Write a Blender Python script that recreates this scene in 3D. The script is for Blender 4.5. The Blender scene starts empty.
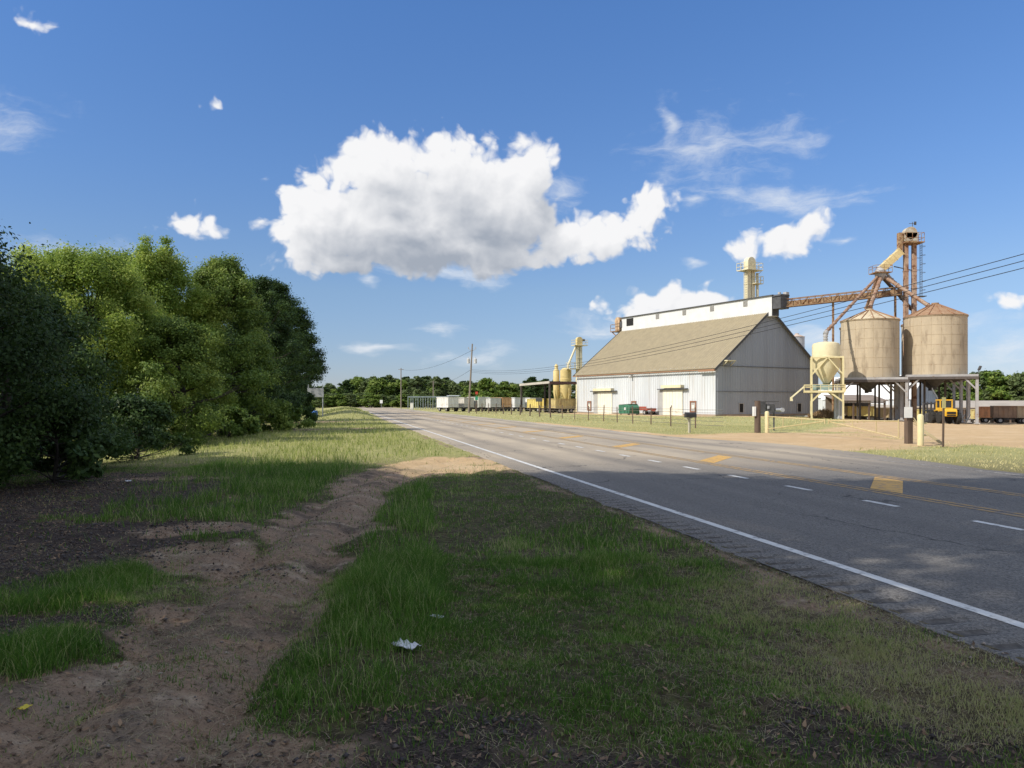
import bpy, math, random
import numpy as np
from mathutils import Vector, Matrix, noise as mnoise

R = math.radians
SC = bpy.context.scene
COL = SC.collection
random.seed(7)

# ------------------------------------------------------------------ camera, world, sun, exposure
CAM_Z, F, HOR = 1.65, 770.0, 402.0
cam_d = bpy.data.cameras.new('camera'); cam = bpy.data.objects.new('camera', cam_d); COL.objects.link(cam)
cam.location = (0, 0, CAM_Z); cam.rotation_euler = (R(90), 0, 0)
cam_d.sensor_width = 36; cam_d.lens = F / 1024 * 36; cam_d.shift_y = (HOR - 384) / 1024
cam_d.clip_start = 0.05; cam_d.clip_end = 6000
SC.camera = cam

SUN_EL = R(40)
SH = Vector((-0.89, -0.456)).normalized()           # horizontal direction towards the sun
SUN_STRENGTH, SKY_STRENGTH = 5.0, 0.124
SC.view_settings.view_transform = 'Standard'; SC.view_settings.look = 'None'
SC.view_settings.gamma = 1; SC.view_settings.exposure = 0.0
SC.view_settings.use_curve_mapping = False
SC.render.engine = 'CYCLES'
SC.cycles.max_bounces = 6; SC.cycles.diffuse_bounces = 3; SC.cycles.transmission_bounces = 4
SC.cycles.transparent_max_bounces = 6; SC.cycles.use_denoising = True

sun_d = bpy.data.lights.new('sun', 'SUN'); sun = bpy.data.objects.new('sun', sun_d); COL.objects.link(sun)
sun_d.energy = SUN_STRENGTH; sun_d.angle = R(0.5); sun_d.color = (1.0, 0.93, 0.82)
SV = Vector((SH.x * math.cos(SUN_EL), SH.y * math.cos(SUN_EL), math.sin(SUN_EL)))
sun.rotation_euler = SV.to_track_quat('Z', 'Y').to_euler(); sun.location = SV * 100

world = bpy.data.worlds.new('World'); SC.world = world; world.use_nodes = True
world.cycles.sampling_method = 'MANUAL'; world.cycles.sample_map_resolution = 512

# cloud blobs: centre x, y, radii (as they stand in the photo), weight ; turned into azimuth / elevation
CUMULUS = [(325, 222, 72, 52, 1.1), (372, 172, 50, 40, 1.0), (440, 174, 60, 44, 1.05), (470, 205, 90, 60, 1.3), (520, 178, 34, 44, .9),
           (400, 225, 120, 52, 1.5), (455, 252, 130, 24, 1.2), (570, 238, 78, 26, .9), (640, 212, 34, 26, .75), (605, 232, 62, 18, .7),
           (300, 250, 48, 28, .9), (280, 240, 26, 24, .6), (300, 264, 40, 13, .6), (345, 262, 60, 16, .8), (310, 180, 22, 22, .5),
           (660, 300, 42, 22, .8), (690, 298, 42, 20, .8), (640, 315, 55, 20, .6), (775, 240, 46, 20, .62), (735, 250, 34, 12, .5), (800, 226, 20, 18, .5),
           (178, 222, 40, 17, .5), (145, 213, 18, 11, .38), (22, 22, 24, 12, .42), (212, 102, 13, 9, .4),
           (1003, 303, 32, 10, .45)]
WISPS = [(720, 152, 78, 34, .36), (790, 197, 78, 15, .45), (662, 126, 9, 17, .5), (18, 128, 30, 22, .22),
         (438, 330, 26, 8, .4), (378, 351, 36, 8, .5), (366, 285, 12, 5, .4), (472, 358, 45, 12, .34), (600, 325, 60, 14, .42), (690, 205, 14, 8, .35),
         (1005, 345, 60, 28, .42), (960, 325, 40, 10, .25), (840, 241, 14, 4, .35), (265, 190, 10, 6, .4), (450, 275, 60, 9, .4), (60, 250, 50, 10, .2),
         (560, 190, 30, 14, .3), (880, 330, 50, 16, .3), (690, 262, 14, 5, .4), (752, 110, 30, 8, .18), (800, 340, 60, 16, .3)]

def build_world():
    nt = world.node_tree; nt.nodes.clear()
    def N(tree, t, **k):
        n = tree.nodes.new(t)
        for a, b in k.items(): setattr(n, a, b)
        return n
    def M(tree, op, a, b=None, c=None):
        n = N(tree, 'ShaderNodeMath', operation=op)
        for i, v in enumerate((a, b, c)):
            if v is None: continue
            if isinstance(v, (int, float)): n.inputs[i].default_value = v
            else: tree.links.new(v, n.inputs[i])
        return n.outputs[0]
    def V(tree, op, a, b=None):
        n = N(tree, 'ShaderNodeVectorMath', operation=op)
        for i, v in enumerate((a, b)):
            if v is None: continue
            if isinstance(v, tuple): n.inputs[i].default_value = v
            else: tree.links.new(v, n.inputs[i])
        return n.outputs['Value'] if op in ('LENGTH', 'DOT_PRODUCT') else n.outputs['Vector']
    def group(name, blobs, scale, amp, warp, rough, stretch, det=9):
        g = bpy.data.node_groups.new(name, 'ShaderNodeTree')
        g.interface.new_socket('P', in_out='INPUT', socket_type='NodeSocketVector')
        g.interface.new_socket('D', in_out='OUTPUT', socket_type='NodeSocketFloat')
        gi = N(g, 'NodeGroupInput'); go = N(g, 'NodeGroupOutput')
        P = gi.outputs[0]
        Ps = V(g, 'MULTIPLY', P, stretch)
        nz = N(g, 'ShaderNodeTexNoise', noise_dimensions='2D'); g.links.new(Ps, nz.inputs['Vector'])
        nz.inputs['Scale'].default_value = scale * .6; nz.inputs['Detail'].default_value = 4
        w = V(g, 'MULTIPLY', V(g, 'SUBTRACT', nz.outputs['Color'], (.5, .5, .5)), (warp, warp, 0))
        Pw = V(g, 'ADD', P, w)
        best = None
        for (cx, cy, rx, ry, wt) in blobs:
            t = (cx + 8 * (name != 'wisps') - 512) / F; az = math.atan(t); el = math.atan((HOR - cy) / F * math.cos(az))
            ra = rx / F * math.cos(az) ** 2; re = ry / F * math.cos(az)
            d = V(g, 'LENGTH', V(g, 'MULTIPLY', V(g, 'SUBTRACT', Pw, (az, el, 0)), (1 / ra, 1 / re, 0)))
            v = M(g, 'MULTIPLY', M(g, 'SUBTRACT', 1.0, d), wt)
            best = v if best is None else M(g, 'MAXIMUM', best, v)
        best = M(g, 'ADD', M(g, 'MAXIMUM', best, -1.5), .1)
        n2 = N(g, 'ShaderNodeTexNoise', noise_dimensions='2D'); g.links.new(V(g, 'MULTIPLY', Pw, stretch), n2.inputs['Vector'])
        n2.inputs['Scale'].default_value = scale; n2.inputs['Detail'].default_value = det; n2.inputs['Roughness'].default_value = rough
        D = M(g, 'ADD', best, M(g, 'MULTIPLY', M(g, 'SUBTRACT', n2.outputs['Fac'], .5), amp))
        if name == 'cumulus':
            vo = N(g, 'ShaderNodeTexVoronoi', feature='F1', voronoi_dimensions='2D'); g.links.new(Pw, vo.inputs['Vector'])
            vo.inputs['Scale'].default_value = 34; vo.inputs['Detail'].default_value = 2.0
            D = M(g, 'ADD', D, M(g, 'MULTIPLY', M(g, 'SUBTRACT', .42, vo.outputs['Distance']), .42))
        g.links.new(D, go.inputs[0])
        return g
    gc = group('cumulus', CUMULUS, 20, .8, .038, .52, (1, 1.25, 1))
    gs = group('cumulus_body', CUMULUS, 20, .7, .038, .5, (1, 1.25, 1), 3)
    gw = group('wisps', WISPS, 22, 1.15, .05, .62, (.55, 1.5, 1))
    tc = N(nt, 'ShaderNodeTexCoord'); d = tc.outputs['Generated']
    sep = N(nt, 'ShaderNodeSeparateXYZ'); nt.links.new(V(nt, 'NORMALIZE', d), sep.inputs[0])
    az = M(nt, 'ARCTAN2', sep.outputs[0], sep.outputs[1]); el = M(nt, 'ARCSINE', sep.outputs[2])
    cmb = N(nt, 'ShaderNodeCombineXYZ'); nt.links.new(az, cmb.inputs[0]); nt.links.new(el, cmb.inputs[1])
    P = cmb.outputs[0]
    def use(g, p):
        n = N(nt, 'ShaderNodeGroup'); n.node_tree = g; nt.links.new(p, n.inputs[0]); return n.outputs[0]
    def smooth(v, a, b, lo=0., hi=1.):
        n = N(nt, 'ShaderNodeMapRange', interpolation_type='SMOOTHSTEP'); nt.links.new(v, n.inputs[0])
        for i, x in enumerate((a, b, lo, hi)): n.inputs[i + 1].default_value = x
        return n.outputs[0]
    D = use(gc, P); D2 = use(gs, V(nt, 'ADD', P, (-.022, .045, 0))); D3 = use(gc, V(nt, 'ADD', P, (-.006, .012, 0)))
    W = use(gw, P)
    a_c = smooth(D, .0, .32); a_w = smooth(W, .0, .75, 0, .8)
    thick = smooth(D2, -.15, 1.6)                                   # how much cloud lies between here and the sun
    relief = M(nt, 'MULTIPLY', M(nt, 'SUBTRACT', D3, D), .36)
    shade = M(nt, 'MAXIMUM', M(nt, 'MINIMUM', M(nt, 'ADD', thick, relief), 1), 0)
    cc = N(nt, 'ShaderNodeMix', data_type='RGBA'); nt.links.new(shade, cc.inputs[0])
    cc.inputs[6].default_value = (7.5, 7.5, 7.6, 1); cc.inputs[7].default_value = (3.0, 3.35, 3.95, 1)
    sky = N(nt, 'ShaderNodeTexSky', sky_type='NISHITA'); sky.sun_disc = False
    sky.sun_elevation = SUN_EL; sky.sun_rotation = math.atan2(SH.x, SH.y)
    sky.air_density = 1.0; sky.dust_density = .0; sky.ozone_density = 1.0; sky.altitude = 0
    mx = N(nt, 'ShaderNodeMix', data_type='RGBA'); nt.links.new(a_w, mx.inputs[0])
    tn = N(nt, 'ShaderNodeMix', data_type='RGBA', blend_type='MULTIPLY'); tn.inputs[0].default_value = 1
    nt.links.new(sky.outputs[0], tn.inputs[6])
    rp = N(nt, 'ShaderNodeValToRGB'); nt.links.new(el, rp.inputs[0]); e = rp.color_ramp.elements    # air colour by height above the horizon
    e[0].position = 0; e[0].color = (.43, .50, .80, 1); e[1].position = .47; e[1].color = (.62, .92, 1.32, 1)
    q = e.new(.14); q.color = (.63, .72, .9, 1); q = e.new(.28); q.color = (.62, .82, 1.12, 1)
    nt.links.new(rp.outputs[0], tn.inputs[7])
    nt.links.new(tn.outputs[2], mx.inputs[6]); mx.inputs[7].default_value = (6.6, 6.9, 7.3, 1)
    mc = N(nt, 'ShaderNodeMix', data_type='RGBA'); nt.links.new(a_c, mc.inputs[0])
    nt.links.new(mx.outputs[2], mc.inputs[6]); nt.links.new(cc.outputs[2], mc.inputs[7])
    cov = M(nt, 'MAXIMUM', smooth(el, .62, .9), M(nt, 'MULTIPLY', smooth(M(nt, 'ABSOLUTE', az), .85, 1.25), smooth(el, .0, .12)))  # unseen cloud cover overhead and behind, added to brighten the shaded ground
    n3 = N(nt, 'ShaderNodeTexNoise'); nt.links.new(d, n3.inputs['Vector']); n3.inputs['Scale'].default_value = 3.2; n3.inputs['Detail'].default_value = 5
    ov = M(nt, 'MULTIPLY', cov, smooth(n3.outputs['Fac'], .36, .52))
    mo = N(nt, 'ShaderNodeMix', data_type='RGBA'); nt.links.new(ov, mo.inputs[0]); nt.links.new(mc.outputs[2], mo.inputs[6]); mo.inputs[7].default_value = (6.4, 6.9, 7.9, 1)
    mc = mo
    bg = N(nt, 'ShaderNodeBackground'); bg.inputs['Strength'].default_value = SKY_STRENGTH
    nt.links.new(mc.outputs[2], bg.inputs[0])
    out = N(nt, 'ShaderNodeOutputWorld'); nt.links.new(bg.outputs[0], out.inputs[0])
build_world()

# ------------------------------------------------------------------ frames and small maths
TH = R(12.7); CT, ST = math.cos(TH), math.sin(TH)
def road_xy(o, a): return (o * CT - a * ST, o * ST + a * CT)          # offset right of the camera, metres along the road
def road_o(x, y): return x * CT + y * ST
def road_a(x, y): return y * CT - x * ST
def sstep(a, b, v):
    t = np.clip((v - a) / (b - a), 0, 1); return t * t * (3 - 2 * t)
def _h(ix, iy, seed):
    n = (ix.astype(np.int64) * 374761393 + iy.astype(np.int64) * 668265263 + seed * 1442695041) & 0x7fffffff
    n = (n ^ (n >> 13)) * 1274126177 & 0x7fffffff
    n = (n ^ (n >> 16)) & 0xffff
    return n / 65535.0
def vnoise(x, y, seed=0):
    x = np.asarray(x, float); y = np.asarray(y, float)
    ix, iy = np.floor(x), np.floor(y); fx, fy = x - ix, y - iy
    fx, fy = fx * fx * (3 - 2 * fx), fy * fy * (3 - 2 * fy)
    a, b, c, d = _h(ix, iy, seed), _h(ix + 1, iy, seed), _h(ix, iy + 1, seed), _h(ix + 1, iy + 1, seed)
    return (a * (1 - fx) + b * fx) * (1 - fy) + (c * (1 - fx) + d * fx) * fy
def fbm(x, y, s, seed=0, oct=4):
    v, amp, tot = 0, 1, 0
    for i in range(oct):
        v = v + amp * vnoise(np.asarray(x) * s, np.asarray(y) * s, seed + i * 17); tot += amp; amp *= .5; s *= 2.03
    return v / tot
def gz(x, y):
    """terrain height"""
    x = np.asarray(x, float); y = np.asarray(y, float); o = road_o(x, y); a = road_a(x, y)
    z = -.9 * sstep(25, 58, x) * sstep(30, 60, y) - .9 * sstep(92, 122, y) * sstep(42, 62, x)
    z = z + .75 * np.exp(-((o - 1.2) / 2.6) ** 2) * sstep(70, 92, a) * (1 - sstep(170, 260, a)) * (o < 4.2)
    z = z - .25 * sstep(-3, -8, o) * sstep(10, 30, y)
    return z
def G(px, Y):                                                        # ground point under pixel column px at depth Y
    x = (px - 512) / F * Y
    return Vector((x, Y, float(gz(x, Y))))
def Z(py, Y): return CAM_Z + (HOR - py) / F * Y

# ------------------------------------------------------------------ mesh helpers
class MB:
    def __init__(s): s.v, s.f, s.m = [], [], []
    def add(s, vs, fs, m=0):
        b = len(s.v); s.v += [tuple(v) for v in vs]
        for f in fs: s.f.append(tuple(b + i for i in f)); s.m.append(m)
        return s
    def box(s, c, d, rz=0, m=0, rot=None):
        c = Vector(c); h = Vector(d) / 2
        Mx = rot if rot is not None else Matrix.Rotation(rz, 3, 'Z')
        vs = [c + Mx @ Vector((x * h.x, y * h.y, z * h.z)) for z in (-1, 1) for y in (-1, 1) for x in (-1, 1)]
        return s.add(vs, [(0, 2, 3, 1), (4, 5, 7, 6), (0, 1, 5, 4), (2, 6, 7, 3), (0, 4, 6, 2), (1, 3, 7, 5)], m)
    def beam(s, p, q, w, h=None, m=0, up=(0, 0, 1)):
        p, q = Vector(p), Vector(q); h = h or w; d = (q - p); L = d.length; d.normalize()
        u = Vector(up)
        if abs(d.dot(u)) > .95: u = Vector((0, 1, 0))
        x = d.cross(u).normalized(); z = x.cross(d)
        rot = Matrix((x, d, z)).transposed()
        return s.box((p + q) / 2, (w, L, h), rot=rot, m=m)
    def cyl(s, p, q, r1, r2=None, n=12, caps=True, m=0):
        p, q = Vector(p), Vector(q); r2 = r1 if r2 is None else r2
        d = (q - p).normalized(); u = Vector((0, 0, 1)) if abs(d.z) < .9 else Vector((1, 0, 0))
        x = d.cross(u).normalized(); y = d.cross(x)
        ring = lambda c, r: [c + (x * math.cos(2 * math.pi * i / n) + y * math.sin(2 * math.pi * i / n)) * r for i in range(n)]
        fs = [(i, (i + 1) % n, n + (i + 1) % n, n + i) for i in range(n)]
        if caps: fs += [tuple(range(n - 1, -1, -1)), tuple(range(n, 2 * n))]
        return s.add(ring(p, r1) + ring(q, r2), fs, m)
    def tube(s, pts, r, n=6, m=0):
        pts = [Vector(p) for p in pts]; b = len(s.v); k = len(pts)
        for i, p in enumerate(pts):
            d = (pts[min(i + 1, k - 1)] - pts[max(i - 1, 0)]).normalized()
            u = Vector((0, 0, 1)) if abs(d.z) < .9 else Vector((1, 0, 0))
            x = d.cross(u).normalized(); y = d.cross(x); rr = r[i] if isinstance(r, (list, tuple)) else r
            s.v += [tuple(p + (x * math.cos(2 * math.pi * j / n) + y * math.sin(2 * math.pi * j / n)) * rr) for j in range(n)]
        for i in range(k - 1):
            for j in range(n):
                s.f.append((b + i * n + j, b + i * n + (j + 1) % n, b + (i + 1) * n + (j + 1) % n, b + (i + 1) * n + j)); s.m.append(m)
        s.f.append(tuple(b + j for j in range(n - 1, -1, -1))); s.m.append(m)
        s.f.append(tuple(b + (k - 1) * n + j for j in range(n))); s.m.append(m)
        return s
    def lathe(s, prof, n=24, c=(0, 0, 0), m=0, wob=0):
        b = len(s.v); c = Vector(c)
        for (r, z) in prof:
            for j in range(n):
                t = 2 * math.pi * j / n; s.v.append((c.x + r * math.cos(t), c.y + r * math.sin(t), c.z + z))
        for i in range(len(prof) - 1):
            for j in range(n):
                s.f.append((b + i * n + j, b + i * n + (j + 1) % n, b + (i + 1) * n + (j + 1) % n, b + (i + 1) * n + j)); s.m.append(m)
        s.f.append(tuple(b + j for j in range(n - 1, -1, -1))); s.m.append(m)
        s.f.append(tuple(b + (len(prof) - 1) * n + j for j in range(n))); s.m.append(m)
        return s
    def prism(s, poly, y0, y1, m=0):                                 # polygon in x,z swept along y
        n = len(poly); vs = [(x, y0, z) for x, z in poly] + [(x, y1, z) for x, z in poly]
        return s.add(vs, [tuple(range(n)), tuple(range(2 * n - 1, n - 1, -1))] + [(i, n + i, n + (i + 1) % n, (i + 1) % n) for i in range(n)], m)
    def corr(s, o, u, nrm, L, bot, top, period=.3, depth=.03, m=0, cap=None, vdir=(0, 0, 1)):
        """ribbed sheet: runs along u from o, stands along vdir between bot(t) and top(t), ribs stick out along nrm"""
        o, u, nrm, vd = Vector(o), Vector(u), Vector(nrm), Vector(vdir); b = len(s.v); ts = []
        k = max(1, int(round(L / period))); p = L / k
        for i in range(k):
            for f, dd in ((0, 0), (.55, 0), (.65, 1), (.9, 1)): ts.append(((i + f) * p, dd))
        ts.append((L, 0))
        for t, dd in ts:
            for h in (bot(t), top(t)):
                s.v.append(tuple(o + u * t + nrm * (depth * dd) + vd * h))
        for i in range(len(ts) - 1):
            s.f.append((b + 2 * i, b + 2 * i + 2, b + 2 * i + 3, b + 2 * i + 1)); s.m.append(m)
        return s
    def build(s, name, mats, parent=None, smooth=False, bevel=0, loc=None, rz=0):
        me = bpy.data.meshes.new(name); me.from_pydata(s.v, [], s.f); me.validate()
        mats = mats if isinstance(mats, (list, tuple)) else [mats]
        for q in mats: me.materials.append(q)
        if len(mats) > 1 and len(me.polygons) == len(s.m): me.polygons.foreach_set('material_index', s.m)
        o = bpy.data.objects.new(name, me); COL.objects.link(o)
        if smooth:
            for p in me.polygons: p.use_smooth = True
            try: me.set_sharp_from_angle(angle=R(40))
            except Exception: pass
        if bevel:
            bv = o.modifiers.new('bevel', 'BEVEL'); bv.width = bevel; bv.segments = 2; bv.limit_method = 'ANGLE'
        if parent is not None: o.parent = parent
        if loc is not None: o.location = loc
        if rz: o.rotation_euler.z = rz
        return o
def np_mesh(name, co, faces, mat, attr=None, parent=None, smooth=False):
    """co (n,3), faces (m,k) arrays ; attr {name: per-vertex floats}"""
    me = bpy.data.meshes.new(name); k = faces.shape[1]
    me.vertices.add(len(co)); me.vertices.foreach_set('co', np.ascontiguousarray(co, np.float32).ravel())
    me.loops.add(faces.size); me.loops.foreach_set('vertex_index', np.ascontiguousarray(faces, np.int32).ravel())
    me.polygons.add(len(faces)); me.polygons.foreach_set('loop_start', np.arange(0, faces.size, k, dtype=np.int32))
    me.update(calc_edges=True)
    for an, av in (attr or {}).items():
        if av.ndim == 1:
            a = me.attributes.new(an, 'FLOAT', 'POINT'); a.data.foreach_set('value', np.ascontiguousarray(av, np.float32))
        else:
            a = me.attributes.new(an, 'FLOAT_COLOR', 'POINT'); a.data.foreach_set('color', np.ascontiguousarray(av, np.float32).ravel())
    if smooth: me.polygons.foreach_set('use_smooth', np.ones(len(faces), bool))
    me.materials.append(mat)
    o = bpy.data.objects.new(name, me); COL.objects.link(o)
    if parent is not None: o.parent = parent
    return o
def tag(o, label=None, cat=None, group=None, kind=None):
    for k, v in (('label', label), ('category', cat), ('group', group), ('kind', kind)):
        if v: o[k] = v
    return o
def thing(name, label, cat, loc=(0, 0, 0), rz=0, group=None):
    o = bpy.data.objects.new(name, None); COL.objects.link(o); o.location = loc; o.rotation_euler.z = rz
    o.empty_display_size = .3
    return tag(o, label, cat, group)
def dup(root, loc, rz=0, label=None, sc=None, swap=None):
    def cp(o, par):
        c = o.copy(); COL.objects.link(c)
        if par is not None: c.parent = par
        for ch in o.children: cp(ch, c)
        return c
    r = cp(root, None); r.location = loc; r.rotation_euler = (0, 0, rz)
    if sc: r.scale = sc
    if label: r['label'] = label
    return r

# ------------------------------------------------------------------ materials
MATS = {}
def pm(name, c1, c2=None, scale=2.0, rough=.75, bump=0.0, stretch=(1, 1, 1), lo=.35, hi=.65, metal=0.0, c3=None, s3=1.0, lo3=.58, hi3=.7, st3=(1, 1, 1), bscale=None, spec=.3, coords='Object'):
    if name in MATS: return MATS[name]
    m = bpy.data.materials.new(name); m.use_nodes = True; nt = m.node_tree; b = nt.nodes['Principled BSDF']; L = nt.links.new
    b.inputs['Roughness'].default_value = rough; b.inputs['Metallic'].default_value = metal; b.inputs['Specular IOR Level'].default_value = spec
    c2 = c2 or tuple(x * .75 for x in c1)
    tc = nt.nodes.new('ShaderNodeTexCoord')
    def nz(sc, st, det=7):
        mp = nt.nodes.new('ShaderNodeMapping'); mp.inputs['Scale'].default_value = st; L(tc.outputs[coords], mp.inputs[0])
        n = nt.nodes.new('ShaderNodeTexNoise'); n.inputs['Scale'].default_value = sc; n.inputs['Detail'].default_value = det; n.inputs['Roughness'].default_value = .62
        L(mp.outputs[0], n.inputs['Vector']); return n.outputs['Fac']
    def mr(v, a, c):
        r = nt.nodes.new('ShaderNodeMapRange'); L(v, r.inputs[0]); r.inputs[1].default_value = a; r.inputs[2].default_value = c; return r.outputs[0]
    def mix(f, a, c):
        x = nt.nodes.new('ShaderNodeMix'); x.data_type = 'RGBA'; L(f, x.inputs[0])
        for i, v in ((6, a), (7, c)):
            if isinstance(v, tuple): x.inputs[i].default_value = (*v, 1)
            else: L(v, x.inputs[i])
        return x.outputs[2]
    n1 = nz(scale, stretch); col = mix(mr(n1, lo, hi), c1, c2)
    if c3: col = mix(mr(nz(s3, st3, 9), lo3, hi3), col, c3)
    L(col, b.inputs['Base Color'])
    if bump:
        bp = nt.nodes.new('ShaderNodeBump'); bp.inputs['Strength'].default_value = bump; bp.inputs['Distance'].default_value = .02
        L(nz(bscale or scale * 5, (1, 1, 1)), bp.inputs['Height']); L(bp.outputs[0], b.inputs['Normal'])
    MATS[name] = m; return m
RUST = (.16, .065, .03)
def leafmat(name, dark, mid, light, trans=.3):
    m = bpy.data.materials.new(name); m.use_nodes = True; nt = m.node_tree; b = nt.nodes['Principled BSDF']; L = nt.links.new
    at = nt.nodes.new('ShaderNodeAttribute'); at.attribute_name = 'tint'
    rp = nt.nodes.new('ShaderNodeValToRGB'); e = rp.color_ramp.elements
    e[0].color = (*dark, 1); e[1].color = (*light, 1); e[1].position = 1; x = rp.color_ramp.elements.new(.5); x.color = (*mid, 1)
    L(at.outputs['Fac'], rp.inputs[0]); L(rp.outputs[0], b.inputs['Base Color'])
    b.inputs['Roughness'].default_value = .55; b.inputs['Specular IOR Level'].default_value = .25
    tr = nt.nodes.new('ShaderNodeBsdfTranslucent'); hs = nt.nodes.new('ShaderNodeHueSaturation'); hs.inputs['Value'].default_value = 1.25; hs.inputs['Hue'].default_value = .494
    L(rp.outputs[0], hs.inputs['Color']); L(hs.outputs[0], tr.inputs[0])
    ms = nt.nodes.new('ShaderNodeMixShader'); ms.inputs[0].default_value = trans
    L(b.outputs[0], ms.inputs[1]); L(tr.outputs[0], ms.inputs[2]); L(ms.outputs[0], nt.nodes['Material Output'].inputs[0])
    return m
LEAF_A = leafmat('leaf_green', (.055, .105, .018), (.13, .20, .034), (.27, .335, .075))
LEAF_B = leafmat('leaf_dark', (.016, .036, .009), (.036, .072, .016), (.085, .14, .032), .28)
LEAF_Y = leafmat('leaf_yellow_green', (.10, .175, .028), (.23, .32, .055), (.42, .48, .12), .5)
LEAF_F = leafmat('leaf_far', (.07, .105, .04), (.12, .165, .06), (.18, .225, .085))  # paler, greyer leaf colour standing in for distance haze
GRASS_M = leafmat('grass_blade', (.06, .14, .018), (.13, .25, .034), (.42, .40, .18), .45)
GRASS_LIT = leafmat('sunlit_grass_blade', (.17, .22, .05), (.36, .40, .12), (.58, .55, .27), .5)  # paler copy of grass_blade, sunlight put into the colour
DRYG_M = leafmat('dry_grass_blade', (.24, .26, .08), (.44, .41, .16), (.66, .58, .30), .45)
BARK = pm('bark', (.06, .05, .04), (.03, .025, .02), scale=3, stretch=(4, 4, .6), bump=.5)

def ground_material():
    m = bpy.data.materials.new('ground'); m.use_nodes = True; nt = m.node_tree; b = nt.nodes['Principled BSDF']; L = nt.links.new
    b.inputs['Roughness'].default_value = .95; b.inputs['Specular IOR Level'].default_value = .1
    tc = nt.nodes.new('ShaderNodeTexCoord'); at = nt.nodes.new('ShaderNodeAttribute'); at.attribute_name = 'mask'
    sp = nt.nodes.new('ShaderNodeSeparateColor'); L(at.outputs['Color'], sp.inputs[0])
    def nz(s, d=8, r=.65):
        n = nt.nodes.new('ShaderNodeTexNoise'); n.inputs['Scale'].default_value = s; n.inputs['Detail'].default_value = d; n.inputs['Roughness'].default_value = r
        L(tc.outputs['Object'], n.inputs['Vector']); return n.outputs['Fac']
    def mr(v, a, c, lo=0, hi=1):
        r = nt.nodes.new('ShaderNodeMapRange'); L(v, r.inputs[0]); r.inputs[1].default_value = a; r.inputs[2].default_value = c
        r.inputs[3].default_value = lo; r.inputs[4].default_value = hi; return r.outputs[0]
    def mix(f, a, c):
        x = nt.nodes.new('ShaderNodeMix'); x.data_type = 'RGBA'; L(f, x.inputs[0])
        for i, v in ((6, a), (7, c)):
            if isinstance(v, tuple): x.inputs[i].default_value = (*v, 1)
            else: L(v, x.inputs[i])
        return x.outputs[2]
    def edge(mask, n, k=.5):
        a = nt.nodes.new('ShaderNodeMath'); a.operation = 'MULTIPLY_ADD'; L(n, a.inputs[0]); a.inputs[1].default_value = k; L(mask, a.inputs[2])
        return mr(a.outputs[0], .5 + k * .5 - .18, .5 + k * .5 + .18)
    big, mid, fine, grit = nz(.35), nz(2.2), nz(14), nz(70, 4)
    grass = mix(mr(mid, .35, .65), (.10, .105, .04), (.15, .125, .07))
    grass = mix(mr(fine, .42, .58), grass, (.06, .048, .03))
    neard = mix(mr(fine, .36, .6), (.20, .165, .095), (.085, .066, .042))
    dry = mix(mr(mid, .35, .65), (.44, .40, .20), (.34, .34, .14))
    sxyz = nt.nodes.new('ShaderNodeSeparateXYZ'); L(tc.outputs['Object'], sxyz.inputs[0])
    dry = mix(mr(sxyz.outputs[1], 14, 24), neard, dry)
    grass = mix(mr(sxyz.outputs[1], 18, 24), grass, mix(mr(mid, .35, .65), (.26, .27, .09), (.36, .33, .15)))  # turf past the shadow edge painted paler, as if sunlit
    col = mix(at.outputs['Alpha'], grass, dry)
    dirt = mix(mr(fine, .3, .7), (.40, .285, .195), (.25, .168, .115)); dirt = mix(mr(mid, .45, .7), dirt, (.34, .265, .195))
    dirt = mix(mr(nz(1.1), .5, .62), dirt, (.14, .105, .08)); dirt = mix(mr(nz(1.7), .56, .68), dirt, (.52, .41, .30)); dirt = mix(mr(grit, .58, .7), dirt, (.06, .045, .035)); dirt = mix(mr(nz(28, 3), .6, .68), dirt, (.10, .085, .045))
    grav = mix(mr(grit, .4, .62), (.04, .031, .028), (.14, .108, .09)); grav = mix(mr(fine, .48, .62), grav, (.05, .04, .035)); grav = mix(mr(mid, .52, .66), grav, (.15, .115, .085))
    sand = mix(mr(mid, .35, .7), (.60, .43, .25), (.48, .335, .185)); sand = mix(mr(big, .5, .7), sand, (.62, .47, .295)); sand = mix(mr(fine, .58, .7), sand, (.28, .2, .12))
    col = mix(edge(sp.outputs[1], fine), col, grav)
    col = mix(edge(sp.outputs[0], fine), col, dirt)
    col = mix(edge(sp.outputs[2], mid), col, sand)
    L(col, b.inputs['Base Color'])
    bp = nt.nodes.new('ShaderNodeBump'); bp.inputs['Strength'].default_value = 1.0; bp.inputs['Distance'].default_value = .06
    ad = nt.nodes.new('ShaderNodeMath'); ad.operation = 'MULTIPLY_ADD'; L(grit, ad.inputs[0]); ad.inputs[1].default_value = .35; L(fine, ad.inputs[2])
    L(ad.outputs[0], bp.inputs['Height']); L(bp.outputs[0], b.inputs['Normal'])
    return m
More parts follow.
